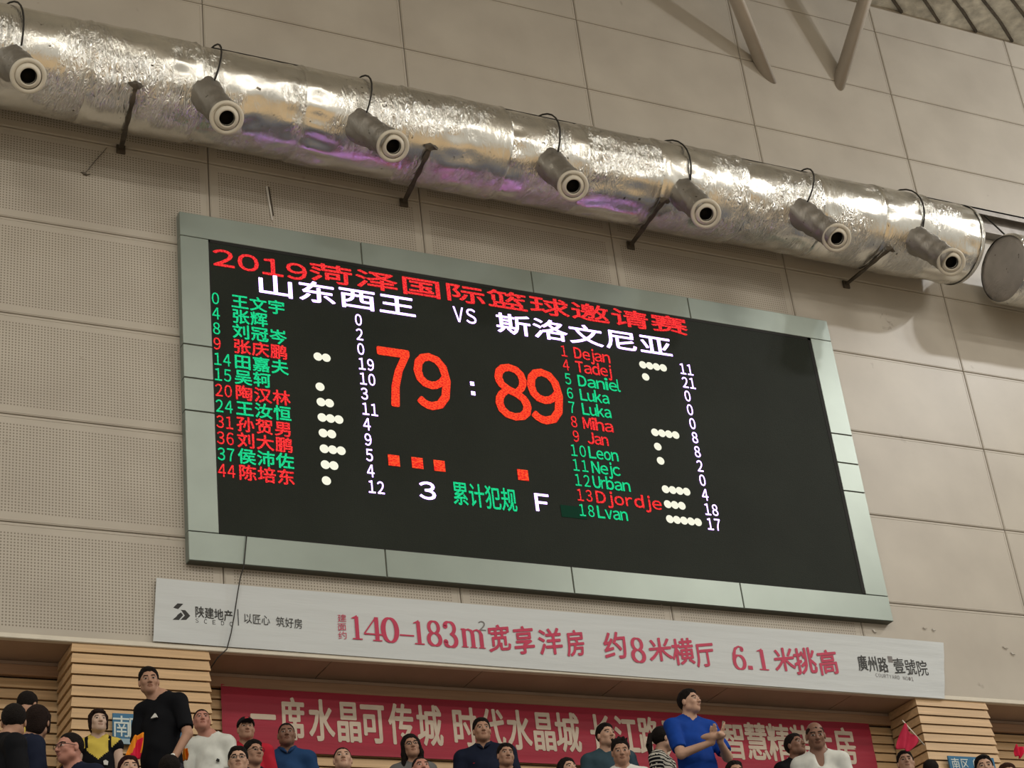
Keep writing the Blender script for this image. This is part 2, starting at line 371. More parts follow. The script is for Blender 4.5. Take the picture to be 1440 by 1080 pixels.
bw = tag(empty('wall_recess', (3, RD, FLOOR_Z)), kind='structure')
MB().box(X0 - 3, X1 - 3, 0.045, 0.2, -0.3, ZB - FLOOR_Z - .002).build('backing', M['black'], bw)
SP = 0.1
def slat_profile(x0, x1, mbs, y, z, h=0.088, t=0.030):
    """one lap board: thicker at its lower edge"""
    v = [(x0, y - t, z), (x1, y - t, z), (x1, y - t * 0.45, z + h), (x0, y - t * 0.45, z + h), (x0, y + 0.02, z), (x1, y + 0.02, z), (x1, y + 0.02, z + h), (x0, y + 0.02, z + h)]
    return mbs.add(v, [(0, 1, 2, 3), (5, 4, 7, 6), (4, 5, 1, 0), (3, 2, 6, 7), (1, 5, 6, 2), (4, 0, 3, 7)])
nsl = int((ZB - 0.16 - FLOOR_Z) / SP)
for i in range(nsl + 1):
    z = ZB - 0.15 - SP * (i + 1) - FLOOR_Z
    slat_profile(X0 - 3, X1 - 3, MB(), 0.03, z).build('slat', M['timber'], bw)
MB().bev(X0 - 3, X1 - 3, -0.03, 0.03, ZB - FLOOR_Z - 0.145, ZB - FLOOR_Z - .045, 0.006).build('top_board', M['timber_dark'], bw)
MB().bev(X0 - 3, X1 - 3, 0.0, 0.03, ZB - FLOOR_Z - 0.04, ZB - FLOOR_Z - .002, 0.004).build('cove_board', M['soffit'], bw)

def column(x0, x1):
    c = tag(empty('column_slatted', ((x0 + x1) / 2, 0.25, FLOOR_Z)), kind='structure')
    hw = (x1 - x0) / 2; y0 = -0.25
    MB().box(-hw + .03, hw - .03, y0 + .03, 0.255, 0, ZB - FLOOR_Z - .002).build('core', M['black'], c)
    n = int((ZB - FLOOR_Z) / SP)
    for i in range(n):
        z = ZB - FLOOR_Z - 0.095 - SP * i; h = 0.088; t = 0.026; u = 0.012
        v = []
        for (d, zz) in ((t, z), (u, z + h)):
            v += [(-hw - d + .02, 0.25, zz), (-hw - d + .02, y0 - d + .02, zz), (hw + d - .02, y0 - d + .02, zz), (hw + d - .02, 0.25, zz)]
        for zz in (z, z + h): v += [(-hw + .04, 0.25, zz), (-hw + .04, y0 + .04, zz), (hw - .04, y0 + .04, zz), (hw - .04, 0.25, zz)]
        f = []
        for k in range(3): f += [(k, k + 4, k + 5, k + 1)[::-1], (k, k + 1, k + 9, k + 8)[::-1], (k + 4, k + 12, k + 13, k + 5)[::-1]]
        o = mesh('slat', v, f, M['timber'], c)
    return c
column(-1.04, 0.20); column(8.08, 9.05)

# stands: walkway and tiers below the frame edge
def tiers():
    t = tag(empty('floor_stands', (3, -4, 0)), kind='structure')
    y = -1.7; z = FLOOR_Z
    MB().box(X0 - 3, X1 - 3, y + 4, RD + .2 + 4, z - 0.3, z - .001).build('walkway_slab', M['concrete'], t)
    i = 0
    while z > 2.6:
        z -= 0.35
        MB().box(X0 - 3, X1 - 3, y - 0.9 + 4, y + 4, z - 0.5, z).build('tier_slab', M['concrete'], t)
        y -= 0.9; i += 1
tiers()
def tier_z(y):
    if y >= -1.7: return FLOOR_Z
    return FLOOR_Z - 0.35 * (int((-1.7 - y) / 0.9 - 1e-6) + 1)
fl = MB().box(-22, 26, -38, -9.0, -0.2, 0.0).build('floor', M['court']); fl['kind'] = 'structure'

# roof: foil-faced insulation sagging between wires
def roof():
    nx, ny = 130, 60; v = []; f = []
    for j in range(ny + 1):
        for i in range(nx + 1):
            x = X0 - 1 + (22 + PW * 3 + 3) * i / nx; y = 0.3 - 34 * (j / ny) ** 2.2
            a = math.sin(x * 2.1 + 0.5 * math.sin(y * 1.3)); z = 18.42 - 0.05 * abs(a) ** 0.5 + NR.uniform(-.012, .012)
            if j == 0: z = 18.42
            v.append((x, y, z))
    for j in range(ny):
        for i in range(nx):
            a = j * (nx + 1) + i; f.append((a, a + 1, a + nx + 2, a + nx + 1))
    m = mat('silver_roof_insulation', (0.62, 0.61, 0.55, 1), 0.6, 0.0, noise=0.3, nscale=7, bump=0.9, bscale=14)
    o = mesh('ceiling', v, f, m, smooth=True); o['kind'] = 'structure'
    s = MB()
    for x in np.arange(4.6, 22, 0.66): s.tube([(x, -0.02, 18.37), (x - .5, -.34, 18.36), (x - 1.2, -.72, 18.37), (x - 2.9, -1.6, 18.36), (x - 7.5, -4.5, 18.37)], 0.024, 5)
    s.build('seam_wire', M['steel'], o)
roof()

# ------------------------------------------------------------------ scoreboard
SBY = -0.103
sb = tag(empty('scoreboard', (3.966, 0, 9.0)), 'huge LED basketball scoreboard in a grey panelled frame mounted on the wall', 'scoreboard')
SO = Vector((3.966, 0, 9.0))
def sbp(name, mb, m, smooth=False): 
    mb.v = [(a - SO.x, b - SO.y, c - SO.z) for a, b, c in mb.v]; return mb.build(name, m, sb, smooth)
W_, H_ = 7.9325, 3.84
ix0, ix1, iz0, iz1 = 0.294, 7.636, 9.288, 12.558
g = 0.006
tj = [0, 1.965, 3.979, 5.99, W_]; bj = [0, 1.951, 3.982, 5.998, W_]
for i in range(4):
    sbp('frame_panel', MB().bev(tj[i] + (g if i else 0), tj[i + 1] - (g if i < 3 else 0), SBY, -0.004, iz1, 9 + H_, 0.004), M['alu'])
    sbp('frame_panel', MB().bev(bj[i] + (g if i else 0), bj[i + 1] - (g if i < 3 else 0), SBY, -0.004, 9.0, iz0, 0.004), M['alu'])
vj = [iz0, 10.557, 10.916, 11.29, iz1]
for i in range(4):
    sbp('frame_panel', MB().bev(0, ix0, SBY, -0.004, vj[i] + g, vj[i + 1] - g, 0.004), M['alu'])
    sbp('frame_panel', MB().bev(ix1, W_, SBY, -0.004, vj[i] + g, vj[i + 1] - g, 0.004), M['alu'])
sbp('frame_return', MB().box(0.01, W_ - .01, SBY + .012, -0.002, 8.996, 9 + H_ - .01), M['alu_dark'])
sbp('screen', MB().box(ix0, ix1, SBY + .006, SBY + .011, iz0, iz1), M['screen'])
gap = MB()
for (a, b, c, d) in ((ix0, ix1, iz1 - .035, iz1), (ix1 - .045, ix1, iz0, iz1), (ix0, ix0 + .015, iz0, iz1), (ix0, ix1, iz0, iz0 + .012)): gap.box(a, b, SBY + .0035, SBY + .006, c, d)
sbp('screen_gasket', gap, M['black'])
TY = SBY + 0.0015
def led(name, items, m, off=0.0, label=None):
    o = lettering(name, items, TY, m, None, off=off, label=label); o.parent = sb; o.location -= SO; return o
led('title_lettering', row('2019', (297, 360), (434, 385), TY, 0.195, 0.84) + row('\u83cf\u6cfd\u56fd\u9645\u7bee\u7403\u9080\u8bf7\u8d5b', (433, 381), (968, 461), TY, 0.235, 0.98), M['led_red'], 0.030, 'red glowing tournament title')
led('home_team_lettering', row('\u5c71\u4e1c\u897f\u738b', (358, 398), (586, 434), TY, 0.262, 0.98), M['led_white'], 0.024, 'white glowing home team name')
led('versus_lettering', row('VS', (636, 441), (671, 446), TY, 0.185, 0.8), M['led_white'], 0.006, 'white glowing VS')
led('away_team_lettering', row('\u65af\u6d1b\u6587\u5c3c\u4e9a', (696, 453), (946, 490), TY, 0.262, 0.98), M['led_white'], 0.022, 'white glowing away team name')
RZ0, RP = 11.862, 0.1737
left = [('0', '\u738b\u6587\u5b87', 'g', 0, '0'), ('4', '\u5f20\u8f89', 'g', 0, '2'), ('8', '\u5218\u51a0\u5c91', 'g', 0, '0'), ('9', '\u5f20\u5e86\u9e4f', 'r', 2, '19'),
        ('14', '\u7530\u5609\u592b', 'g', 0, '10'), ('15', '\u5434\u8f72', 'g', 1, '3'), ('20', '\u9676\u6c49\u6797', 'r', 2, '11'), ('24', '\u738b\u6c5d\u6052', 'g', 3, '4'),
        ('31', '\u5b59\u8d3a\u7537', 'r', 2, '9'), ('36', '\u5218\u5927\u9e4f', 'r', 3, '5'), ('37', '\u4faf\u6c9b\u4f50', 'g', 2, '4'), ('44', '\u9648\u57f9\u4e1c', 'r', 1, '12')]
def digw(ch, w0=0.072):
    v = glyph(ch)[0]; z_ = glyph('0')[0]; return w0 * np.ptp(v[:, 0]) / np.ptp(z_[:, 0])
LM = {'g': M['led_green'], 'r': M['led_red']}
def disc(mb, cx, cz, r, y, n=16):
    return mb.add([(cx + r * math.cos(2 * math.pi * k / n), y, cz + r * math.sin(2 * math.pi * k / n)) for k in range(n)], [tuple(range(n))])
for i, (num, nm, c, dots, pts) in enumerate(left):
    z = RZ0 - RP * i; sx = 0.004 * i * 0
    led('player_number', [(ch, 0.345 + 0.093 * k, z, digw(ch), 0.135) for k, ch in enumerate(num)], LM[c], 0.014)
    led('player_name', [(ch, 0.598 + 0.192 * k, z, 0.185, 0.172) for k, ch in enumerate(nm)], LM[c], 0.030)
    led('player_points', [(ch, 1.868 + 0.094 * k, z, digw(ch), 0.135) for k, ch in enumerate(pts)], M['led_white'], 0.010)
    for k in range(dots):
        b = disc(MB(), 1.395 + 0.088 * k, z + 0.012, 0.048, TY - 0.0002 * k); sbp('foul_dot', b, M['led_warm'])
right = [('1', 'Dejan', 'r', 4, '11', 807, 858, 499), ('4', 'Tadej', 'r', 1, '21', 810, 860, 521), ('5', 'Daniel', 'g', 0, '0', 813, 872, 541), ('6', 'Luka', 'g', 0, '0', 816, 857, 560),
         ('7', 'Luka', 'g', 0, '0', 819, 860, 580), ('8', 'Miha', 'r', 4, '8', 820, 863, 600), ('9', 'Jan', 'r', 1, '8', 826, 856, 619), ('10', 'Leon', 'g', 1, '2', 828, 870, 640),
         ('11', 'Nejc', 'g', 0, '0', 832, 873, 661), ('12', 'Urban', 'g', 4, '4', 834, 887, 683), ('13', 'Djordje', 'r', 3, '18', 837, 932, 705), ('18', 'Lvan', 'g', 5, '17', 840, 883, 722)]
ASC = 0.135
def latin(text, x0, x1, z, y):
    """proportional latin word fitted between x0 and x1, cap height ASC"""
    wd = {'i': 0.35, 'j': 0.45, 'l': 0.3, 'r': 0.6}
    tot = sum(wd.get(c, 1.0) for c in text); x = x0; out = []
    for c in text:
        a = (x1 - x0) * wd.get(c, 1.0) / tot
        v, f = glyph(c, 0.0); capv = glyph('D', 0.0)[0]; cap = capv[:, 1].max(); lo = v[:, 1].min() / cap; hi = v[:, 1].max() / cap
        out.append((c, x + a / 2, z - ASC / 2 + (lo + hi) / 2 * ASC, min(a * 0.88, 0.112), (hi - lo) * ASC)); x += a
    return out
for i, (num, nm, c, dots, pts, xa, xb, yy) in enumerate(right):
    A = wp(xa, yy, TY); B = wp(xb, yy + 4, TY); z = RZ0 - 0.004 - RP * i
    cs = 4.255 if len(num) == 1 else 4.205 + 0.0
    led('player_number', [(ch, cs + 0.104 * k, z, digw(ch), 0.135) for k, ch in enumerate(num)], LM[c], 0.014)
    led('player_name', latin(nm, A[0], B[0], z, TY), LM[c], 0.036)
    led('player_points', [(ch, 5.755 + 0.094 * k, z, digw(ch), 0.135) for k, ch in enumerate(pts)], M['led_white'], 0.010)
DR = {0: (904, 513), 1: (908, 530), 5: (921, 608), 6: (925, 628), 7: (929, 648), 9: (936, 688), 10: (939, 709), 11: (942, 730)}
for i, (px, py) in DR.items():
    A = wp(px, py, TY)
    for k in range(right[i][3]): sbp('foul_dot', disc(MB(), A[0] + 0.087 * k, A[2] + 0.0, 0.047, TY - 0.0002 * k), M['led_warm'])
def big(ch, px0, px1, pt, pb, off, m=None):
    A = wp(px0, (pt + pb) / 2, TY); B = wp(px1, (pt + pb) / 2, TY); T = wp((px0 + px1) / 2, pt, TY); Q = wp((px0 + px1) / 2, pb, TY)
    return led('score_digit' if m is None else 'bonus_lettering', [(ch, (A[0] + B[0]) / 2, (T[2] + Q[2]) / 2, B[0] - A[0], T[2] - Q[2])], m or M['led_big'], off)
big('7', 535, 577, 492, 570, 0.032); big('9', 585, 632, 499, 575, 0.032); big('8', 697, 743, 514, 589, 0.032); big('9', 745, 790, 521, 595, 0.032)
big('3', 590, 612, 678, 702, 0.03, M['led_white']); big('F', 753, 772, 695, 719, 0.02, M['led_white'])
led('foul_count_lettering', row('\u7d2f\u8ba1\u72af\u89c4', (636, 693), (727, 705), TY, 0.275, 0.99), M['led_green'], 0.014, 'green glowing team foul heading')
def sq(name, px, py, s, m):
    A = wp(px, py, TY); sbp(name, MB().add([(A[0] - s, TY, A[2] - s), (A[0] + s, TY, A[2] - s), (A[0] + s, TY, A[2] + s), (A[0] - s, TY, A[2] + s)], [(0, 1, 2, 3)]), m)
for (px, py) in ((554, 647.5), (587, 651), (618, 655), (735.5, 668)): sq('foul_square', px, py, 0.062, M['led_big'])
sq('score_colon', 664, 539.5, 0.023, M['led_white']); sq('score_colon', 665.5, 553, 0.023, M['led_white'])
A = wp(789, 718, TY); sbp('cursor_block', MB().add([(A[0], TY + .0007, A[2] - .068), (A[0] + .30, TY + .0007, A[2] - .068), (A[0] + .30, TY + .0007, A[2] + .068), (A[0], TY + .0007, A[2] + .068)], [(0, 1, 2, 3)]), M['led_dim'])

# ------------------------------------------------------------------ white banner below the board
def cloth(name, x0, x1, z0, z1, y, amp, m, parent=None, sag=0.0, nx=90, nz=8, corners=None):
    v = []; f = []
    for j in range(nz + 1):
        for i in range(nx + 1):
            s = i / nx; t = j / nz
            if corners:
                a, b, c, d = corners; x = (a[0] * (1 - s) + b[0] * s) * (1 - t) + (d[0] * (1 - s) + c[0] * s) * t; z = (a[1] * (1 - s) + b[1] * s) * (1 - t) + (d[1] * (1 - s) + c[1] * s) * t
            else: x = x0 + (x1 - x0) * s; z = z0 + (z1 - z0) * t
            edge = math.exp(-s * 18) + math.exp(-(1 - s) * 18)
            yy = y - amp * 0.35 * (0.5 + 0.5 * math.sin(x * 2.3 + 3 * t)) - amp * 1.5 * edge * (0.5 + 0.5 * math.sin(t * 14 + s * 60))
            v.append((x, yy, z - sag * math.sin(math.pi * s)))
    for j in range(nz):
        for i in range(nx):
            a = j * (nx + 1) + i; f.append((a, a + 1, a + nx + 2, a + nx + 1))
    o = mesh(name, v, f, m, parent, True)
    return o
BO = Vector((4.15, -0.03, 8.2))
ban = tag(empty('white_banner', BO), 'long white printed cloth banner hanging directly below the scoreboard', 'banner')
c = cloth('cloth', 0, 0, 0, 0, -0.022, 0.006, M['banner_white'], None, corners=[(-0.325, 8.215), (8.46, 8.165), (8.63, 8.83), (-0.285, 8.825)])
c.parent = ban; c.location = -BO
BY = -0.0285
def print_(name, items, m, y=BY, sh=0.0, off=0.0, parent=None, O=None, label=None):
    o = lettering(name, items, y, m, None, z_shear=sh, off=off, label=label); o.parent = parent or ban; o.location -= (O or BO); return o
# serif numerals drawn as swelling strokes in a 1 x 1 box
def ribbon(pts, closed=False):
    """pts: (x, z, width); flat ribbon"""
    P = [Vector((p[0], 0, p[1])) for p in pts]; n = len(P); v = []; f = []
    for i, p in enumerate(P):
        a = P[(i - 1) % n] if (closed or i > 0) else P[i]; b = P[(i + 1) % n] if (closed or i < n - 1) else P[i]
        t = (b - a).normalized(); nn = Vector((-t.z, 0, t.x)) * (pts[i][2] * 0.62); v += [p + nn, p - nn]
    for i in range(n if closed else n - 1):
        j = (i + 1) % n; f.append((2 * i, 2 * j, 2 * j + 1, 2 * i + 1))
    return v, f
def ring(cx, cz, rx, rz, wt, ws, n=28, a0=0, a1=360):
    """oval stroke: ws wide at the sides, wt thin at top and bottom"""
    out = []
    full = (a1 - a0) >= 360
    for k in range(n if full else n + 1):
        a = math.radians(a0 + (a1 - a0) * k / n); out.append((cx + rx * math.cos(a), cz + rz * math.sin(a), wt + (ws - wt) * abs(math.cos(a)) ** 1.2))
    return ribbon(out, full)
def serif(ch):
    S = []
    if ch == '1': S = [ribbon([(.5, .02, .24), (.5, .94, .24)]), ribbon([(.12, .02, .045), (.88, .02, .045)]), ribbon([(.12, .86, .03), (.35, .90, .06), (.55, .97, .06)])]
    if ch == '4': S = [ribbon([(.70, .02, .17), (.70, .98, .17)]), ribbon([(.68, .97, .05), (.04, .28, .05)]), ribbon([(.02, .27, .055), (.98, .27, .055)]), ribbon([(.46, .02, .04), (.94, .02, .04)])]
    if ch == '0': S = [ring(.5, .5, .38, .46, .05, .22)]
    if ch == '8': S = [ring(.5, .74, .29, .235, .05, .17), ring(.5, .26, .35, .245, .05, .19)]
    if ch == '3': S = [ring(.46, .74, .30, .235, .05, .18, a0=-88, a1=150), ring(.46, .26, .36, .245, .05, .20, a0=-150, a1=88), ring(.22, .82, .07, .05, .10, .12), ring(.18, .18, .07, .05, .10, .12)]
    if ch == '6': S = [ring(.5, .30, .35, .285, .05, .19), ribbon([(.86, .93, .05), (.6, .97, .05), (.33, .85, .12), (.20, .62, .17), (.15, .40, .19), (.16, .25, .18)]), ring(.80, .86, .06, .05, .08, .10)]
    if ch == '.': S = [ribbon([(.1, .07, .13), (.9, .07, .13)])]
    if ch == '-': S = [ribbon([(.0, .36, .055), (1, .36, .055)])]
    if ch == 'm':
        S = [ribbon([(.15, .03, .13), (.15, .97, .13)]), ribbon([(.03, .92, .06), (.18, .95, .06)])]
        for a in (.15, .50): S += [ribbon([(a, .75, .05), (a + .08, .90, .06), (a + .18, .94, .08), (a + .30, .88, .11), (a + .35, .72, .13), (a + .35, .03, .13)])]
        for a in (.15, .50, .85): S += [ribbon([(a - .14, .02, .04), (a + .14, .02, .04)])]
    return S
def serif_text(name, items, m, parent, O, y):
    V = []; F = []
    for n_, (ch, px0, px1, pt, pb) in enumerate(items):
        A = wp(px0, (pt + pb) / 2, y); B = wp(px1, (pt + pb) / 2, y); T = wp((px0 + px1) / 2, pt, y); Q = wp((px0 + px1) / 2, pb, y)
        for si, (v, f) in enumerate(serif(ch)):
            n = len(V); V += [(A[0] + p.x * (B[0] - A[0]), y - 0.0003 * si, Q[2] + p.z * (T[2] - Q[2])) for p in v]
            for q in f:
                a, b, c_ = [Vector(V[i + n]) for i in q[:3]]; q = tuple(i + n for i in q)
                F.append(q if (b - a).cross(c_ - a).y < 0 else q[::-1])
        mesh(name, [tuple(Vector(p) - O) for p in V], F, m, parent); V = []; F = []
serif_text('numeral', [('1', 493, 511, 865, 899), ('4', 511, 538, 867, 901), ('0', 536, 561, 868, 904), ('-', 562, 582, 873, 905), ('1', 580, 598, 872, 906), ('8', 599, 622, 873, 908), ('3', 622, 645, 874, 910), ('m', 648, 682, 884, 911)], M['ink_red'], ban, BO, BY)
def cells(lst, y, m_, name, sh=0.0, off=0.0, **k):
    it = []
    for (ch, x0, x1, t, b) in lst:
        A = wp(x0, (t + b) / 2, y); B = wp(x1, (t + b) / 2, y); T = wp((x0 + x1) / 2, t, y); Q = wp((x0 + x1) / 2, b, y)
        it.append((ch, (A[0] + B[0]) / 2, (T[2] + Q[2]) / 2, (B[0] - A[0]) * 1.08, (T[2] - Q[2]) * 1.05))
    return print_(name, it, m_, y=y, sh=sh, off=off, **k)
print_('square_exponent', [('2', *(lambda A: (A[0], A[2]))(wp(678, 880, BY)), 0.075, 0.10)], M['ink_grey'])
cells([('\u5bbd', 687, 717, 880, 916), ('\u4eab', 723, 751, 882, 920), ('\u6d0b', 758, 790, 885, 921), ('\u623f', 797, 822, 887, 923), ('\u7ea6', 850, 881, 890, 927),
       ('\u7c73', 913, 944, 898, 930), ('\u6a2a', 946, 975, 899, 935), ('\u5385', 979, 1004, 904, 938), ('\u7c73', 1089, 1117, 912, 944), ('\u6311', 1118, 1147, 912, 948), ('\u9ad8', 1151, 1178, 915, 949)], BY, M['ink_red'], 'red_brush_lettering', sh=0.14, off=0.026)
serif_text('numeral', [('8', 886, 908, 897, 931), ('6', 1029, 1049, 908, 941), ('.', 1049, 1057, 908, 941), ('1', 1064, 1081, 912, 942)], M['ink_red'], ban, BO, BY)
cells([('\u5efa', 475, 487, 864, 875), ('\u9762', 475, 487, 876, 887), ('\u7ea6', 476, 488, 888, 899)], BY, M['ink_red'], 'small_red_lettering', sh=0.1, off=0.0)
print_('company_lettering', row('\u9655\u5efa\u5730\u4ea7', (274, 860), (328, 867), BY, 0.115, 0.98), M['ink_black'], off=0.012)
print_('company_initials', row('SCEDC', (271, 872), (331, 878), BY, 0.042, 0.35), M['ink_black'])
A = wp(335, 868, BY); print_('divider_line', [('|', A[0], A[2], 0.008, 0.16)], M['ink_black'])
print_('slogan_lettering', row('\u4ee5\u5320\u5fc3', (342, 869), (380, 873), BY, 0.105, 0.98) + row('\u7b51\u597d\u623f', (388, 874), (426, 878), BY, 0.105, 0.98), M['ink_black'], off=0.0)
print_('residence_lettering', row('\u5ee3\u5dde\u8def', (1206, 932), (1249, 936), BY, 0.185, 0.98) + row('\u58f9\u865f\u9662', (1256, 936), (1305, 941), BY, 0.185, 0.98), M['ink_black'], sh=0.1, off=0.012)
print_('residence_latin', row('COURTYARD NO.1', (1231, 949), (1285, 955), BY, 0.042, 0.75), M['ink_grey'])
A = wp(1252, 927, BY); mesh('seal_stamp', [(A[0] - .03 - BO.x, BY - BO.y, A[2] - .035 - BO.z), (A[0] + .03 - BO.x, BY - BO.y, A[2] - .035 - BO.z), (A[0] + .03 - BO.x, BY - BO.y, A[2] + .035 - BO.z), (A[0] - .03 - BO.x, BY - BO.y, A[2] + .035 - BO.z)], [(0, 1, 2, 3)], M['ink_grey'], ban)
# folded-ribbon emblem
lg = MB()
def lp(x, y): A = wp(230 + x / 6.857, 840 + y / 6.857, BY); return (A[0] - BO.x, BY - BO.y, A[2] - BO.z)
for poly in ([(135, 58), (190, 62), (142, 112), (88, 104)], [(88, 110), (140, 112), (190, 172), (148, 218), (88, 216), (132, 176)], [(165, 120), (210, 124), (258, 178), (218, 218), (162, 218), (205, 176)]):
    lg.add([lp(*p) for p in poly][::-1], [tuple(range(len(poly)))])
lg.build('emblem', M['ink_black'], ban)

# crimson banner on the recess wall
RO = Vector((4.1, RD - 0.02, 7.45)); RY = RD - 0.035
rb = tag(empty('red_banner', RO), 'long crimson cloth banner with cream characters on the slatted wall behind the crowd', 'banner')
c = cloth('cloth', 0.46, 7.78, 7.43, 8.055, RY + 0.013, 0.006, M['banner_red']); c.parent = rb; c.location = -RO
RT = RY + 0.0085
rl = []
for (ch, a, b) in (('\u4e00', 353, 387), ('\u5e2d', 395, 428), ('\u6c34', 435, 469), ('\u6676', 473, 508), ('\u53ef', 508, 541), ('\u4f20', 548, 581), ('\u57ce', 587, 621), ('\u65f6', 637, 670), ('\u4ee3', 677, 709),
                   ('\u6c34', 714, 746), ('\u6676', 749, 781), ('\u57ce', 782, 815), ('\u957f', 831, 861), ('\u6c5f', 866, 897), ('\u8def', 899, 927), ('\u4e07', 934, 962), ('\u8fbe', 966, 992),
                   ('\u667a', 1017, 1048), ('\u6167', 1049, 1080), ('\u7cbe', 1081, 1112), ('\u88c5', 1114, 1142), ('\u5927', 1145, 1171), ('\u623f', 1175, 1204)):
    cyp = 1010 + (((a + b) / 2) - 370) * (1050 - 1010) / (1190 - 370)
    A = wp(a, cyp, RT); B = wp(b, cyp, RT); rl.append((ch, (A[0] + B[0]) / 2, (A[2] + B[2]) / 2, (B[0] - A[0]) * 1.06, 0.425))
print_('cream_lettering', rl, M['letter_cream'], y=RT, off=0.026, parent=rb, O=RO)

# blue direction signs on the columns
def sign(label, x0, z1, x1, z0, text, ti):
    y = -0.052; O = Vector(((x0 + x1) / 2, y, z0))
    s = tag(empty('direction_sign', O), label, 'sign')
    MB().bev(x0 - O.x, x1 - O.x, -0.010, 0.008, 0, z1 - z0, 0.003).build('board', M['sign_blue'], s)
    MB().box(x0 - O.x, x1 - O.x, -0.012, -0.009, 0.0, (z1 - z0) * 0.17).build('footer_strip', M['sign_strip'], s)
    print_('sign_lettering', ti, M['sign_ink'], y=y - 0.013, off=0.006, parent=s, O=O)
A = wp(158, 1003, -0.052); B = wp(158, 1046, -0.052)
C1 = wp(171, 1022, -0.065); C2 = wp(193, 1024, -0.065)
sign('blue sign with pale characters on the timber column beside the man in black', A[0], A[2], A[0] + 0.62, B[2], '', [('\u5357', C1[0], C1[2], 0.165, 0.20), ('\u533a', C2[0], C2[2], 0.165, 0.20)])
A = wp(1332, 1063, -0.052)
C1 = wp(1344, 1074, -0.065)
sign('blue sign with pale characters on the column below the white banner end', A[0], A[2], A[0] + 0.62, A[2] - 0.36, '', [('\u5357', C1[0], C1[2], 0.115, 0.13), ('\u533a', C1[0] + .125, C1[2], 0.115, 0.13), ('\u7684', C1[0] + .29, C1[2], 0.115, 0.13)])

# cable trailing from the scoreboard over the banner
pts = [wp(347, 752, -0.125), wp(345, 775, -0.125), wp(343, 796, -0.115), wp(338, 812, -0.07), wp(334, 835, -0.06), wp(329, 868, -0.06), wp(325, 890, -0.06), wp(319, 913, -0.05), wp(306, 925, 0.0), wp(296, 940, 0.06)]
O = Vector(pts[0])
cb = MB().tube([Vector(p) - O for p in pts], 0.0055, 6).build('hanging_cable', M['wire'], None, True, loc=O)
tag(cb, 'thin black cable trailing from the scoreboard frame across the white banner', 'cable')

# ------------------------------------------------------------------ ducts
DY, DZ, DR_ = -0.62, 13.94, 0.508
DX0, DX1 = -4.2, 9.86
duct = tag(empty('air_duct', ((DX0 + DX1) / 2, DY, DZ)), 'long foil-wrapped round air duct with seven nozzles running above the scoreboard', 'duct')
DO = Vector(((DX0 + DX1) / 2, DY, DZ))
def rnd_noise(n, period):
    ph = NR.uniform(0, 6.28, 6); k = NR.randint(1, 7, 6); a = NR.uniform(0.3, 1, 6)
    return lambda t: sum(a[i] * math.sin(k[i] * t + ph[i]) for i in range(6)) / 3
def foil_seg(x0, x1, r, m, parent, O, cy, cz, endbulge=True, name='foil_wrap'):
    L_ = x1 - x0; nx = max(6, int(L_ / 0.035)); na = 96
    v = []; f = []
    A = NR.uniform(0, 6.28, 12); ka = NR.randint(1, 9, 12); kx = NR.uniform(1, 16, 12)
    # pinched folds
    folds = [(NR.uniform(x0, x1), NR.uniform(0, 6.28), NR.uniform(0.05, 0.18), NR.uniform(0.5, 1.8)) for _ in range(10)]
    TH = np.arange(na) * 2 * np.pi / na
    for i in range(nx + 1):
        x = x0 + L_ * i / nx; e = min(i, nx - i)
        d = sum(np.sin(ka[q] * TH + kx[q] * (x - x0) * 2 + A[q]) for q in range(12)) / 12 * 0.006
        d = d + NR.uniform(-1, 1, na) * 0.0007
        for (fx, fa, fw, fl_) in folds:
            dt = np.abs((TH - fa + np.pi) % (2 * np.pi) - np.pi)
            d = d + 0.008 * math.exp(-((x - fx - 0.15 * math.sin(fa)) / fw) ** 2) * np.cos(dt * 14) * np.exp(-(dt / fl_) ** 2)
        rr = r + d
        if endbulge:
            if e == 0: rr = rr - 0.022
            elif e == 1: rr = rr + 0.006
            elif e == 2: rr = rr - 0.006
        for q in range(na): v.append((x - O.x, cy + rr[q] * math.cos(TH[q]) - O.y, cz + rr[q] * math.sin(TH[q]) - O.z))
    for i in range(nx):
        for q in range(na):
            l = (q + 1) % na; f.append((i * na + q, i * na + l, (i + 1) * na + l, (i + 1) * na + q))
    return mesh(name, v, f, m, parent, True)
seams = [DX0, -2.6, -1.14, -0.03, 1.07, 2.2, 3.39, 4.35, 5.28, 6.42, 7.475, 8.35, 9.1, DX1 - 0.05]
for i in range(len(seams) - 1):
    foil_seg(seams[i] - 0.02, seams[i + 1] + 0.02, DR_ - 0.004 + 0.010 * ((i * 7) % 3 - 1), FOIL[i % 3], duct, DO, DY, DZ)
def cap(x, sgn, r, parent, O, cy, cz, m):
    prof = [(r * 1.0, -0.06), (r * 0.995, -0.02), (r * 0.96, 0.01), (r * 0.8, 0.022), (r * 0.5, 0.028), (0.001, 0.03)]
    MB().lathe(prof, Vector((x, cy, cz)) - O, (sgn, 0, 0), 48).build('end_cap', m, parent, True)
cap(DX1 - 0.03, 1, DR_ - .004, duct, DO, DY, DZ, FOIL[1])
NOZ = [(40, 107), (319, 166), (553, 206), (806, 262), (993, 301), (1177, 335), (1338, 369)]
BASE = [(15, 90), (285, 132), (500, 178), (770, 232), (957, 272), (1120, 300), (1285, 338)]
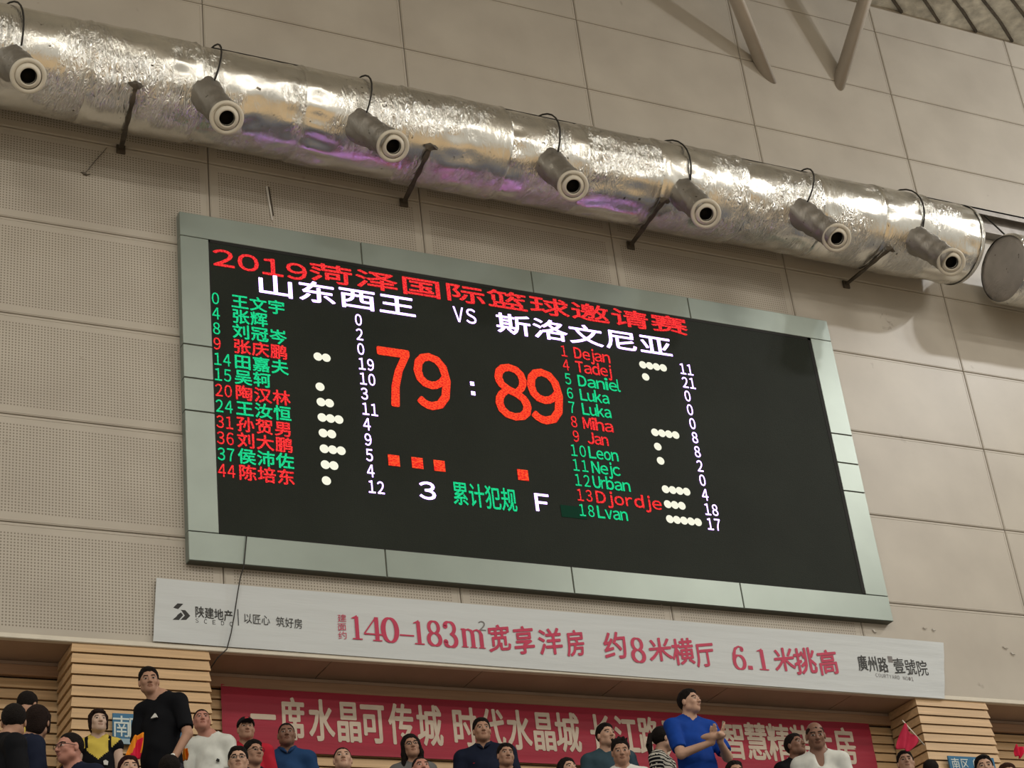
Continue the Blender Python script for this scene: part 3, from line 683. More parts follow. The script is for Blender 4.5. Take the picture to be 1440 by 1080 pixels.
for i, (n_, b_) in enumerate(zip(NOZ, BASE)):
    tip = Vector(wp(n_[0], n_[1], -1.27)); base = Vector(wp(b_[0], b_[1], -0.93))
    tocam = (Vector(CAM) - tip).normalized(); ax = (tip - base).normalized()
    ax = (tocam * 0.72 + ax * 0.28 + Vector((0, 0, -0.06))).normalized()
    j = empty('jet_nozzle', base - DO); j.parent = duct
    o = tip - base
    # foil stub: bent tube from duct wall to the ring
    mid = base.lerp(tip, 0.5) + Vector((0, 0, 0.02))
    K = 18; P = []; RR = []
    for q in range(K + 1):
        t = q / K; P.append((base - (tip - base) * 0.45) * (1 - t) ** 2 + (mid + Vector((0, 0, .03))) * 2 * t * (1 - t) + (tip - ax * 0.055) * t * t); RR.append(0.205 - 0.055 * min(1, t * 1.6) + 0.006 * math.sin(q * 2.1 + i))
    st = MB().tube([p - base for p in P], RR, 40, caps=False)
    ph = NR.uniform(0, 6, 4)
    for q in range(len(st.v)):
        ring_, k_ = divmod(q, 40); a_ = 2 * math.pi * k_ / 40; c_ = P[min(ring_, K)] - base; v_ = Vector(st.v[q]) - c_
        d_ = 0.05 * math.sin(3 * a_ + ring_ * .5 + ph[0]) * math.sin(ring_ * .9 + ph[1]) + 0.035 * math.sin(7 * a_ - ring_ * .8 + ph[2]) + NR.uniform(-.03, .03)
        st.v[q] = tuple(c_ + v_ * (1 + d_ * (1 - ring_ / K * .6)))
    st.build('foil_stub', M['foil_dull'], j, True)
    R_ = 0.168
    MB().lathe([(0.150, -0.09), (R_ * .94, -0.07), (R_, -0.035), (R_, -0.008), (R_ * .97, 0.004), (R_ * .80, 0.008), (R_ * .74, -0.002)], o, ax, 40).build('nozzle_ring', M['plastic'], j, True)
    MB().lathe([(R_ * .735, -0.014), (R_ * .72, -0.004), (R_ * .66, 0.012), (R_ * .56, 0.024), (R_ * .50, 0.028), (R_ * .46, 0.024), (R_ * .43, -0.03)], o, (ax + Vector((0.04, 0, -0.06))).normalized(), 40).build('nozzle_ball', M['plastic'], j, True)
    MB().lathe([(R_ * .44, 0.014), (R_ * .43, -0.05), (R_ * .38, -0.14), (0.001, -0.14)], o, ax, 24).build('nozzle_throat', M['dark_hole'], j, True)
# cables looping over the duct down to each nozzle
WT = [(7, 12), (303, 64), (510, 107), (763, 160), (936, 197), (1138, 240), (1268, 267)]
for i, (t_, b_) in enumerate(zip(WT, BASE)):
    A = wp(t_[0], t_[1], DY - 0.30); B = wp(b_[0] + 14, b_[1] - 8, -1.08); P = []
    for k in range(11):
        s = k / 10; ang = math.radians(95 + (205 - 95) * s); r = DR_ + 0.022 + 0.015 * math.sin(s * 3.1)
        x = A[0] + (B[0] - A[0]) * s + 0.05 * math.sin(s * 3.14)
        P.append(Vector((x, DY + r * math.cos(ang), DZ + r * math.sin(ang))) - DO)
    MB().tube(P, 0.010, 6).build('control_cable', M['wire'], duct, True)
# support straps from the wall, lying on the foil
def on_duct(px, py, r):
    """where the ray through a pixel first meets the duct's cylinder of radius r, else the point under the duct"""
    d = RC.T @ np.array([(px - 720) / F_PX, (py - 540) / F_PX, 1.0]); o = CAM
    A_ = d[1] ** 2 + d[2] ** 2; B_ = 2 * (d[1] * (o[1] - DY) + d[2] * (o[2] - DZ)); C_ = (o[1] - DY) ** 2 + (o[2] - DZ) ** 2 - r * r
    D_ = B_ * B_ - 4 * A_ * C_
    return None if D_ < 0 else Vector(o + d * ((-B_ - math.sqrt(D_)) / (2 * A_)))
for k, ((a, b), (c_, d_)) in enumerate(zip(((170, 210), (568, 285), (887, 345), (1190, 400)), ((192, 118), (607, 205), (935, 281), (1253, 349)))):
    A = Vector(wp(a, b, -0.02)); P = [A]; N = 14
    for q in range(1, N + 1):
        h = on_duct(a + (c_ - a) * q / N, b + (d_ - b) * q / N, DR_ + 0.045)
        if h is not None: P.append(h)
    ar = empty('support_bracket', A - DO); ar.parent = duct
    bb = MB(); v = []; f = []
    for i, p in enumerate(P):
        wd = 0.020 + 0.006 * math.sin(i * 1.7)
        for (u, t) in ((-wd, -0.012), (wd, -0.012), (wd, 0.02), (-wd, 0.02)): v.append(p - A + Vector((u, t * 0.7, t * 0.7)))
    for i in range(len(P) - 1):
        for q in range(4): r_ = (q + 1) % 4; f.append((i * 4 + q, i * 4 + r_, i * 4 + 4 + r_, i * 4 + 4 + q))
    f += [(3, 2, 1, 0), tuple(len(P) * 4 - 4 + q for q in range(4))]
    bb.add(v, f); bb.build('arm', M['steel'], ar)
    MB().bev(-0.045, 0.045, -0.012, 0.012, -0.05, 0.05, 0.003).build('wall_plate', M['steel'], ar)
    for s_ in (-1, 1): MB().lathe([(0.011, -0.03), (0.011, 0), (0.001, 0.001)], (0.028 * s_, -0.012, -0.03), (0, -1, 0), 8).build('bolt', M['steel'], ar)
    E_ = P[-1] - A; fv = []; N = 11
    for q in range(N):
        a_ = 2 * math.pi * q / N; fv.append(E_ + Vector((math.cos(a_) * 0.05 * (1 + .7 * NR.rand()), -0.005, math.sin(a_) * 0.035 * (1 + .8 * NR.rand()))) + Vector((0, .02, -.0)))
    fv.append(E_ + Vector((0, -0.03, -0.02))); MB().add(fv, [(q, (q + 1) % N, N) for q in range(N)]).build('foil_tear', M['steel'], ar)
# second duct at the right
D2 = Vector((11.5, DY, 13.72))
duct2 = tag(empty('air_duct', D2), 'second foil-wrapped air duct with a dented grey end cap at the right', 'duct')
foil_seg(10.47, 12.0, 0.445, FOIL[2], duct2, D2, DY, 13.72); foil_seg(11.97, 14.4, 0.45, FOIL[0], duct2, D2, DY, 13.72); foil_seg(14.37, 16.9, 0.445, FOIL[1], duct2, D2, DY, 13.72)
cap(10.50, -1, 0.440, duct2, D2, DY, 13.72, M['foil_cap'])
# steel channel behind the ducts
be = MB().box(-6.5, 11.5, -0.02, 0.0, -0.19, 0.19).box(-6.5, 11.5, -0.13, -0.02, 0.165, 0.19).box(-6.5, 11.5, -0.13, -0.02, -0.19, -0.165).box(-6.5, 11.5, -0.13, -0.118, 0.10, 0.19)
o = be.build('steel_channel', M['beam'], loc=(6.9, -0.012, 14.84)); tag(o, 'grey steel channel fixed to the wall behind the foil ducts', 'beam')
P = [Vector(wp(1384, 303, -0.16)), Vector(wp(1396, 314, -0.25)), Vector(wp(1413, 330, -0.45))]
o = MB().tube([p - P[0] for p in P], 0.011, 6).build('hanging_wire', M['wire'], None, True, loc=P[0]); tag(o, 'dark suspension wire from the steel channel to the end cap of the second duct', 'wire')

# roof truss pipes meeting the wall
def pipe(p0, end, px1, label):
    A = Vector(wp(p0[0], p0[1], -0.0)); B = Vector(wp(px1[0], px1[1], end)); d = (B - A); B = A + d * 3.0
    n_ = 22; t = d.normalized(); u = t.orthogonal().normalized(); b = t.cross(u); r = 0.092
    v = []
    for (c_, rr, q) in ((A, 1, 0), (B, 1, 1)):
        for k in range(n_):
            a = 2 * math.pi * k / n_; off = (u * math.cos(a) + b * math.sin(a)) * r * rr; P_ = c_ + off
            if q == 0: P_ = P_ - t * ((P_.y - (-0.004)) / t.y)       # mitred flush against the wall
            v.append(P_ - A)
    f = [(k, (k + 1) % n_, n_ + (k + 1) % n_, n_ + k) for k in range(n_)] + [tuple(range(n_))[::-1], tuple(n_ + k for k in range(n_))]
    o = mesh('truss_pipe', v, f, M['pipe'], None, True, loc=A); tag(o, label, 'pipe', 'roof truss pipes')
pipe((1076, 101), -0.42, (1036, 0), 'slanting cream truss pipe meeting the wall, rising away to the left')
pipe((1181, 113), -0.55, (1216, 0), 'slanting cream truss pipe meeting the wall, rising away to the right')


# ------------------------------------------------------------------ people
class Field:
    """signed distance field on a rectilinear grid that is finer round the head and hands"""
    def __init__(s, lo, hi, zones, coarse=0.016, fine=0.0055):
        ax = []
        for a in range(3):
            p = [lo[a]]
            while p[-1] < hi[a]:
                st = coarse
                for z0, z1 in zones:
                    if z0[a] - coarse <= p[-1] <= z1[a]: st = fine
                p.append(p[-1] + st)
            ax.append(np.array(p))
        s.ax = ax; s.D = np.full([len(a) for a in ax], 1.0)
    def sub(s, lo, hi):
        sl = tuple(slice(max(0, np.searchsorted(s.ax[a], lo[a]) - 1), np.searchsorted(s.ax[a], hi[a]) + 1) for a in range(3))
        X = s.ax[0][sl[0]][:, None, None]; Y = s.ax[1][sl[1]][None, :, None]; Z = s.ax[2][sl[2]][None, None, :]
        return sl, X, Y, Z
    def cone(s, a, b, ra, rb, k=0.03, flat=None):
        a = np.array(a, float); b = np.array(b, float); m = max(ra, rb) + k + 0.03
        sl, X, Y, Z = s.sub(np.minimum(a, b) - m, np.maximum(a, b) + m)
        d = b - a; L2 = float(d @ d) + 1e-12
        h = np.clip(((X - a[0]) * d[0] + (Y - a[1]) * d[1] + (Z - a[2]) * d[2]) / L2, 0, 1)
        q = np.sqrt((X - a[0] - d[0] * h) ** 2 + (Y - a[1] - d[1] * h) ** 2 + (Z - a[2] - d[2] * h) ** 2) - (ra + (rb - ra) * h)
        s.join(sl, q, k)
    def ell(s, c, r, k=0.03, R=None, op='add'):
        c = np.array(c, float); r = np.array(r, float); m = (r.max() if R is not None else r) + k + 0.03
        sl, X, Y, Z = s.sub(c - m, c + m); X = X - c[0]; Y = Y - c[1]; Z = Z - c[2]
        if R is not None: X, Y, Z = (R[0, 0] * X + R[1, 0] * Y + R[2, 0] * Z, R[0, 1] * X + R[1, 1] * Y + R[2, 1] * Z, R[0, 2] * X + R[1, 2] * Y + R[2, 2] * Z)
        k0 = np.sqrt((X / r[0]) ** 2 + (Y / r[1]) ** 2 + (Z / r[2]) ** 2); k1 = np.sqrt((X / r[0] ** 2) ** 2 + (Y / r[1] ** 2) ** 2 + (Z / r[2] ** 2) ** 2) + 1e-9
        q = k0 * (k0 - 1) / k1
        if op == 'add': s.join(sl, q, k)
        else: s.cut(sl, q, k)
    def join(s, sl, q, k):
        D = s.D[sl]
        if k > 0:
            h = np.clip(0.5 + 0.5 * (D - q) / k, 0, 1); s.D[sl] = D * (1 - h) + q * h - k * h * (1 - h)
        else: s.D[sl] = np.minimum(D, q)
    def cut(s, sl, q, k):
        D = s.D[sl]; q = -q
        if k > 0:
            h = np.clip(0.5 - 0.5 * (D - q) / k, 0, 1); s.D[sl] = D * (1 - h) + q * h + k * h * (1 - h)
        else: s.D[sl] = np.maximum(D, q)
    def plane(s, n, c):
        """keep where n.p > c"""
        X = s.ax[0][:, None, None]; Y = s.ax[1][None, :, None]; Z = s.ax[2][None, None, :]
        s.D = np.maximum(s.D, c - (n[0] * X + n[1] * Y + n[2] * Z))
    def mesh(s):
        D = s.D; S = D < 0; ax = s.ax
        C = np.zeros(tuple(n - 1 for n in D.shape), np.int8)
        for i in (0, 1):
            for j in (0, 1):
                for k in (0, 1): C += S[i:i + C.shape[0], j:j + C.shape[1], k:k + C.shape[2]]
        act = np.argwhere((C > 0) & (C < 8)); idx = np.full(C.shape, -1, np.int64); idx[tuple(act.T)] = np.arange(len(act))
        P = np.zeros((len(act), 3)); W = np.zeros(len(act))
        cor = [(i, j, k) for i in (0, 1) for j in (0, 1) for k in (0, 1)]
        for a in cor:
            for d in range(3):
                if a[d]: continue
                b = list(a); b[d] = 1
                ia = act + np.array(a); ib = act + np.array(b); da = D[tuple(ia.T)]; db = D[tuple(ib.T)]
                m = (da < 0) != (db < 0); t = np.where(m, da / np.where(m, da - db, 1), 0)
                for e in range(3):
                    pa = ax[e][ia[:, e]]; pb = ax[e][ib[:, e]]; P[:, e] += np.where(m, pa + (pb - pa) * t, 0)
                W += m
        P /= W[:, None]; F = []
        for d in range(3):
            e, f = [(1, 2), (2, 0), (0, 1)][d]
            n = [slice(None)] * 3; m_ = [slice(None)] * 3; n[d] = slice(0, -1); m_[d] = slice(1, None)
            A = S[tuple(n)]; B = S[tuple(m_)]; ch = np.argwhere(A != B)
            ok = (ch[:, e] > 0) & (ch[:, f] > 0) & (ch[:, e] < C.shape[e]) & (ch[:, f] < C.shape[f]); ch = ch[ok]
            if not len(ch): continue
            s1 = A[tuple(ch.T)]; q = []
            for (u, v) in ((-1, -1), (0, -1), (0, 0), (-1, 0)):
                t = ch.copy(); t[:, e] += u; t[:, f] += v; q.append(idx[tuple(t.T)])
            Q = np.stack(q, 1); Q[~s1] = Q[~s1][:, ::-1]; F.append(Q)
        return P, np.concatenate(F)

def field_mesh(name, fl, mats, parent, paint=None, smooth=1):
    P, F = fl.mesh()
    if name in ('shirt', 'trousers'):      # soft folds hanging from shoulder to hem
        a = NR.uniform(0, 6.28, 4); q = np.sin(P[:, 0] * 34 + P[:, 2] * 11 + a[0]) * np.sin(P[:, 2] * 17 - P[:, 0] * 9 + a[1]) * .5 + np.sin(P[:, 2] * 42 + P[:, 0] * 23 + P[:, 1] * 18 + a[2]) * .3 + np.sin(P[:, 0] * 61 - P[:, 2] * 30 + a[3]) * .2
        c0 = np.array([0, .035]); r_ = P[:, :2] - c0; r_ = r_ / (np.linalg.norm(r_, axis=1)[:, None] + 1e-6); P[:, :2] += r_ * (np.maximum(q, -.25) * .008)[:, None]
    if not len(P): return None
    for _ in range(smooth):       # one gentle Laplacian pass
        N = np.zeros_like(P); W = np.zeros(len(P))
        for a in range(4):
            b = (a + 1) % 4
            np.add.at(N, F[:, a], P[F[:, b]]); np.add.at(W, F[:, a], 1); np.add.at(N, F[:, b], P[F[:, a]]); np.add.at(W, F[:, b], 1)
        P = P * 0.5 + 0.5 * N / np.maximum(W, 1)[:, None]
    fm = None
    if paint is not None: fm = paint(P[F].mean(1)).astype(int)
    me = bpy.data.meshes.new(name); nF = len(F)
    me.vertices.add(len(P)); me.vertices.foreach_set('co', P.astype(np.float32).ravel())
    me.loops.add(nF * 4); me.loops.foreach_set('vertex_index', F.astype(np.int32).ravel())
    me.polygons.add(nF); me.polygons.foreach_set('loop_start', np.arange(0, nF * 4, 4, dtype=np.int32))
    try: me.polygons.foreach_set('loop_total', np.full(nF, 4, dtype=np.int32))
    except Exception: pass
    me.polygons.foreach_set('use_smooth', [True] * nF)
    for m in (mats if isinstance(mats, list) else [mats]): me.materials.append(m)
    if fm is not None: me.polygons.foreach_set('material_index', fm.astype(np.int32))
    me.update(calc_edges=True); me.validate()
    return mesh(name, None, None, parent=parent, me=me)

_mc = {}
def solid(name, c, rough=0.7, **k):
    if name not in _mc: _mc[name] = mat(name, c, rough, 0.0, 0.28 if name.startswith('skin') else 0.08, noise=0.08, nscale=14, **k)
    return _mc[name]
SK = {'light': (0.46, 0.285, 0.205, 1), 'mid': (0.36, 0.205, 0.14, 1), 'dark': (0.20, 0.105, 0.072, 1), 'red': (0.42, 0.20, 0.15, 1), 'pale': (0.52, 0.37, 0.29, 1)}
def skin_mats(k):
    c = SK[k]
    def sh(f, r=1.0): return (c[0] * f * r, c[1] * f, c[2] * f, 1)
    return [solid('skin_' + k, c, 0.5), solid('brow_and_lash', (0.03, 0.02, 0.016, 1)), solid('lip_' + k, sh(0.62, 1.12), 0.45), solid('eye_white', (0.42, 0.40, 0.37, 1), 0.25)]
def rotm(yaw, pitch=0, roll=0):
    """facing -y turned by yaw (towards +x positive), pitch up positive, roll"""
    cy, sy = math.cos(yaw), math.sin(yaw); Rz = np.array([[cy, -sy, 0], [sy, cy, 0], [0, 0, 1]])
    c, s_ = math.cos(-pitch), math.sin(-pitch); Rx = np.array([[1, 0, 0], [0, c, -s_], [0, s_, c]])
    c, s_ = math.cos(roll), math.sin(roll); Ry = np.array([[c, 0, s_], [0, 1, 0], [-s_, 0, c]])
    return Rz @ Rx @ Ry

def person(px, py, hp, y, rel, label, shirt, hair='short', skin='mid', pitch=0.12, roll=0.0, body_rel=None, pose='down', build=1.0, female=False,
           hairc=(0.014, 0.011, 0.010, 1), paint=None, shirt2=None, trousers=(0.03, 0.03, 0.04, 1), neck='crew', sleeves=True, extras=(), hands=None, seated=None, collar=None, hoff=0.0):
    C0 = Vector(wp(px, py, y)); dist = (C0 - Vector(CAM)).length
    S = max(0.86, min(1.16, hp * dist / F_PX / 0.240))
    fz = tier_z(y); H = C0.z - fz
    camaz = math.atan2(CAM[0] - C0.x, -(CAM[1] - C0.y))
    hy = camaz + math.radians(rel); by = camaz + math.radians(body_rel if body_rel is not None else rel * 0.6)
    if seated is None: seated = H < 1.42
    root = tag(empty('person', (C0.x - hoff * math.cos(by), C0.y - hoff * math.sin(by), fz), by), label, 'person')
    # local frame: person faces -y, +x is the person's own left
    hyl = hy - by; Rh = rotm(hyl, pitch, roll)
    hc = np.array([hoff, -0.015, H])                       # head centre
    w = (0.160 if female else 0.176) * build * S
    nb = np.array([0, 0.035, H - 0.148 * S]); zs = H - 0.218 * S; zc = H - 0.40 * S; zw = H - 0.60 * S; zp = H - 0.74 * S
    def Hp(x, y_, z): return hc + Rh @ (np.array([x, y_, z]) * S)
    # arm joints (person's left = +x, right = -x)
    shl = [np.array([sg * w, 0.03, zs]) for sg in (1, -1)]
    if pose == 'clap':
        el = [np.array([w + .05, -0.10, zs - 0.31]), np.array([-w - .05, -0.12, zs - 0.31])]; wr = [np.array([0.045, -0.32, zs - 0.245]), np.array([-0.035, -0.31, zs - 0.255])]
    elif pose == 'hip':
        el = [np.array([w + .09, 0.0, zs - 0.29]), np.array([-w - .05, 0.02, zs - 0.30])]; wr = [np.array([w + .03, -0.12, zs - 0.51]), np.array([-w - .02, -0.16, zs - 0.50])]
    elif pose == 'raise':
        el = [np.array([w + .07, -0.06, zs - 0.27]), np.array([-w - .06, -0.10, zs - 0.24])]; wr = [np.array([w + .0, -0.20, zs - 0.45]), np.array([-w - .10, -0.20, zs + 0.0])]
    elif seated:
        el = [np.array([sg * (w + .04), 0.0, zs - 0.28]) for sg in (1, -1)]; wr = [np.array([sg * (w - .06), -0.24, zs - 0.40]) for sg in (1, -1)]
    else:
        el = [np.array([sg * (w + .045), 0.03, zs - 0.29 * S]) for sg in (1, -1)]; wr = [np.array([sg * (w + .03), -0.03, zs - 0.54 * S]) for sg in (1, -1)]
    if hands:
        for sg, (e_, w_) in hands.items(): i = 0 if sg == 'L' else 1; el[i] = np.array(e_) + np.array([0, 0, zs]); wr[i] = np.array(w_) + np.array([0, 0, zs])
    el = [np.array([e[0], e[1], e[2]]) for e in el]
    if seated:
        hip = [np.array([sg * .09, 0.03, zp - .02]) for sg in (1, -1)]; kn = [np.array([sg * .12, -0.40, zp + 0.0]) for sg in (1, -1)]; an = [np.array([sg * .12, -0.36, 0.09]) for sg in (1, -1)]
    else:
        hip = [np.array([sg * .09, 0.03, zp - .04]) for sg in (1, -1)]; kn = [np.array([sg * .10, 0.01, zp * 0.52]) for sg in (1, -1)]; an = [np.array([sg * .11, 0.04, 0.09]) for sg in (1, -1)]
    pts = np.array([hc + [0, 0, .16], hc - [.0, .16, 0]] + el + wr + kn + an + shl)
    lo = pts.min(0) - 0.17; hi = pts.max(0) + 0.17; lo[2] = -0.01; hi[2] = hc[2] + 0.16 * S
    zones = [(hc - 0.135 * S, hc + 0.145 * S)]
    fine_hands = pose in ('clap', 'hip', 'raise') or bool(hands)
    if fine_hands: zones += [(np.minimum(wr[i], wr[i] + (wr[i] - el[i]) * .6) - 0.06, np.maximum(wr[i], wr[i] + (wr[i] - el[i]) * .6) + 0.06) for i in (0, 1)]
    f = Field(lo, hi, zones, 0.017, 0.0058)
    # torso and limbs
    b = build * S
    f.ell((0, 0.035, zc), (w * .86, .112 * b, .20 * S), .03); f.ell((0, 0.02, zw), (.145 * b, .112 * b, .19 * S), .05); f.ell((0, 0.035, zp), (.165 * b, .12 * b, .13), .05)
    f.cone(shl[0], shl[1], .058 * S, .058 * S, .05); f.cone(nb + [0, .01, .03], shl[0] + [-.03, 0, .01], .045 * S, .045 * S, .05); f.cone(nb + [0, .01, .03], shl[1] + [.03, 0, .01], .045 * S, .045 * S, .05)
    f.cone(nb + [0, 0, -.04], Hp(0, .028, -.05), (.052 if female else .060) * S, (.048 if female else .055) * S, .035)
    for i, sg in ((0, 1), (1, -1)):
        f.cone(shl[i], el[i], .052 * b, .041 * b, .03); f.cone(el[i], wr[i], .040 * b, .027 * S, .015)
        d = wr[i] - el[i]; d = d / np.linalg.norm(d)
        side = np.cross(d, [0, 0, 1]); side = side / (np.linalg.norm(side) + 1e-9)
        if pose == 'clap': side = np.array([0, -0.55, .83]) - d * (np.array([0, -0.55, .83]) @ d); side /= np.linalg.norm(side); d2 = np.array([0.0, -.62, .78]); d2 /= np.linalg.norm(d2)
        else: d2 = d
        nrm = np.cross(side, d2)
        palm = wr[i] + d2 * .05 * S
        f.cone(wr[i], palm, .026 * S, .032 * S, .02); Rp = np.stack([side, nrm, d2], 1); f.ell(palm + d2 * .005, (.042 * S, .017 * S, .048 * S), .015, Rp)
        if fine_hands:
            curl = 0.006 if pose == 'clap' else 0.028
            for q in range(4):
                o_ = (q - 1.5) * .020 * S; L_ = (.070, .080, .076, .060)[q] * S
                a0 = palm + d2 * .035 * S + side * o_; a1 = a0 + d2 * L_ * .5 + nrm * sg * curl * .3; a2 = a1 + d2 * L_ * .42 + nrm * sg * curl
                f.cone(a0, a1, .0098 * S, .009 * S, .004); f.cone(a1, a2, .009 * S, .0075 * S, .003)
            t0 = palm - d2 * .02 + side * .030 * S; t1 = t0 + side * .028 * S + d2 * .028 * S; f.cone(t0, t1, .012 * S, .010 * S, .006); f.cone(t1, t1 + d2 * .028 * S + side * .004, .010 * S, .008 * S, .004)
        f.cone(hip[i], kn[i], .085 * b, .056 * b, .04); f.cone(kn[i], an[i], .054 * b, .038 * b, .02); f.cone(an[i] + [0, .01, -.03], an[i] + [0, -.15, -.055], .038, .03, .02)
    # head
    f.ell(Hp(0, .014, .030), np.array([.074, .094, .087]) * S, .02, Rh); f.ell(Hp(0, -.022, -.030), np.array([.0600, .066, .072]) * S, .028, Rh)
    f.ell(Hp(0, -.050, -.083), np.array([.034, .030, .028]) * S, .03, Rh); f.cone(Hp(.048, -.005, -.058), Hp(-.048, -.005, -.058), .020 * S, .020 * S, .03)
    for sg in (1, -1):
        f.ell(Hp(sg * .040, -.060, -.020), np.array([.020, .018, .020]) * S, .02, Rh)
        f.ell(Hp(sg * .077, .012, -.004), np.array([.009, .019, .030]) * S, .008, Rh)
    f.cone(Hp(-.036, -.078, .026), Hp(.036, -.078, .026), .012 * S, .012 * S, .014)
    for sg in (1, -1): f.ell(Hp(sg * .031, -.099, .006), np.array([.017, .016, .010]) * S, .010, Rh, 'cut')
    for sg in (1, -1): f.ell(Hp(sg * .031, -.079, .005), np.array([.0125, .0125, .0110]) * S, .003, Rh)
    f.cone(Hp(0, -.082, .014), Hp(0, -.104, -.026), .0075 * S, .0125 * S, .010)
    for sg in (1, -1): f.ell(Hp(sg * .012, -.095, -.030), np.array([.009, .010, .008]) * S, .006, Rh)
    f.ell(Hp(0, -.086, -.053), np.array([.022, .010, .0055]) * S, .005, Rh); f.ell(Hp(0, -.083, -.063), np.array([.019, .010, .0060]) * S, .005, Rh)
    f.ell(Hp(0, -.099, -.058), np.array([.024, .012, .0018]) * S, .003, Rh, 'cut')
    def face_paint(P):
        Q = ((P - hc) @ Rh) / S; out = np.zeros(len(P)); ax_ = np.abs(Q[:, 0]); fr = Q[:, 1] < -.045
        brow = fr & (np.abs(Q[:, 2] - (.0265 - (ax_ - .03) ** 2 * 6)) < .0048) & (ax_ > .012) & (ax_ < .050)
        eye = fr & (((ax_ - .031) / .0165) ** 2 + ((Q[:, 2] - .0045) / .0058) ** 2 < 1); iris = eye & ((np.abs(ax_ - .031) < .007) | (Q[:, 2] > .0075))
        lip = fr & ((Q[:, 0] / .025) ** 2 + ((Q[:, 2] + .058) / .0105) ** 2 < 1)
        out[eye] = 3; out[brow | iris] = 1; out[lip] = 2
        return out
    body = field_mesh('body', f, skin_mats(skin), root, face_paint, 0)
    # hair
    hm = solid('hair_%02d%02d' % (int(hairc[0] * 999), int(hairc[1] * 999)), hairc, 0.62, bump=0.9, bscale=160)
    if hair:
        ext = 0.36 if hair in ('long', 'pony') else 0.12
        hl = hc - np.array([.15, .15, ext]); hh = hc + np.array([.15, .19, .155])
        g_ = Field(hl, hh, [(hl, hh)], .0075, .0065)
        t = {'crew': .0035, 'bald': .003, 'cap': .004}.get(hair, .0095 if not female else .013)
        g_.ell(Hp(0, .016, .034), (np.array([.074, .095, .086]) + t) * S, .0, Rh)
        if hair in ('short', 'spiky', 'bob', 'long', 'pony'): g_.ell(Hp(0, .006, .068), (np.array([.066, .074, .057]) + t * .7) * S, .02, Rh)
        if hair == 'spiky': 
            for q in range(26):
                a_ = random.uniform(0, 6.28); r_ = random.uniform(0, .062); g_.cone(Hp(r_ * math.cos(a_), r_ * math.sin(a_) - .004, .10), Hp(r_ * 1.25 * math.cos(a_), r_ * 1.25 * math.sin(a_) - .006, .142 - r_ * .3), .013, .004, .008)
        if hair == 'short':
            for q in range(14):
                a_ = random.uniform(-2.6, -.5); g_.cone(Hp(.05 * math.cos(a_), .06 * math.sin(a_) + .01, .10), Hp(.063 * math.cos(a_ + .3), .082 * math.sin(a_ + .3), .088), .012, .006, .01)
        # cut the face side away along the hairline
        X = g_.ax[0][:, None, None] - hc[0]; Y = g_.ax[1][None, :, None] - hc[1]; Z = g_.ax[2][None, None, :] - hc[2]
        q0 = (Rh[0, 0] * X + Rh[1, 0] * Y + Rh[2, 0] * Z) / S; q1 = (Rh[0, 1] * X + Rh[1, 1] * Y + Rh[2, 1] * Z) / S; q2 = (Rh[0, 2] * X + Rh[1, 2] * Y + Rh[2, 2] * Z) / S
        if hair == 'bald': n_ = (.61, .79, .050)
        elif hair == 'crew': n_ = (.66, .75, .008)
        else: n_ = (.70, .715, .0005)
        keep = n_[0] * q1 + n_[1] * q2 - n_[2] + .010 * np.cos(q0 * 40) * 0
        keep = np.minimum(keep, (q1 + .112 - np.abs(q0) * .2))
        if hair == 'bald': keep = np.maximum(np.minimum(.79 * q2 + .61 * q1 - .0, .012 - (q2 - .055) + 0 * q0), -1)
        side = np.minimum(q1 + (.028 if female else -.030), q2 + (.055 if female else .062))          # hair over and behind the ears
        keep2 = np.maximum(keep, np.minimum(side, .75 * q1 + .3 * q2 + (.004 if female else -.002))) if hair not in ('bald',) else keep
        taper = np.clip(1 - np.maximum(keep2, 0) / .030, 0, 1)
        fuzz = (np.sin(q0 * 310 + 3 * np.sin(q2 * 90)) * np.sin(q1 * 280 + 2 * np.sin(q0 * 120)) * .0012 + np.sin(q0 * 95 + q2 * 60) * np.sin(q1 * 88) * .0020) * (0.3 if hair in ('crew', 'bald', 'cap') else 1.0)
        g_.D = g_.D + (taper * t * .85 + fuzz) * S
        edge = np.sin(q0 * 210) * .0035 + np.sin(q0 * 97 + 1.3) * .004
        g_.D = np.maximum(g_.D, -(keep2 + edge) * S)
        if hair == 'bob':
            for sg in (1, -1): g_.cone(Hp(sg * .070, -.012, .05), Hp(sg * .074, -.008, -.062), .022, .014, .02)
            g_.ell(Hp(0, .055, -.02), np.array([.074, .055, .085]) * S, .02, Rh); g_.cone(Hp(-.05, -.076, .075), Hp(.045, -.082, .070), .012, .010, .015)
        if hair == 'long':
            for sg in (1, -1): g_.cone(Hp(sg * .068, -.010, .05), Hp(sg * .082, .002, -.06), .024, .024, .02); g_.cone(Hp(sg * .082, .002, -.06), hc + Rh @ np.array([sg * .088, .01, 0]) + [0, 0, -.25], .024, .018, .02)
            g_.cone(Hp(0, .055, .0), hc + Rh @ np.array([0, .075, 0]) + [0, 0, -.24], .075, .055, .03)
        if hair == 'pony':
            g_.ell(Hp(0, .118, .04), np.array([.026, .030, .030]) * S, .012, Rh); A_ = Hp(0, .138, .045); B_ = Hp(0, .165, -.06); D_ = hc + Rh @ np.array([-.01, .155, 0]) + [0, 0, -.24]
            g_.cone(A_, B_, .022, .030, .01); g_.cone(B_, D_, .030, .010, .01)
        field_mesh('hair', g_, hm, root, None, 1)
    # clothes
    sm = [solid('cloth_%s' % shirt[0], shirt[1], 0.75)]
    if shirt2: sm.append(solid('cloth_%s' % shirt2[0], shirt2[1], 0.75))
    lo2 = np.array([-w - .22, lo[1], zp - .17]); hi2 = np.array([w + .22, hi[1], zs + .17])
    c_ = Field(lo2, hi2, [], .0125, .0125); e = .013
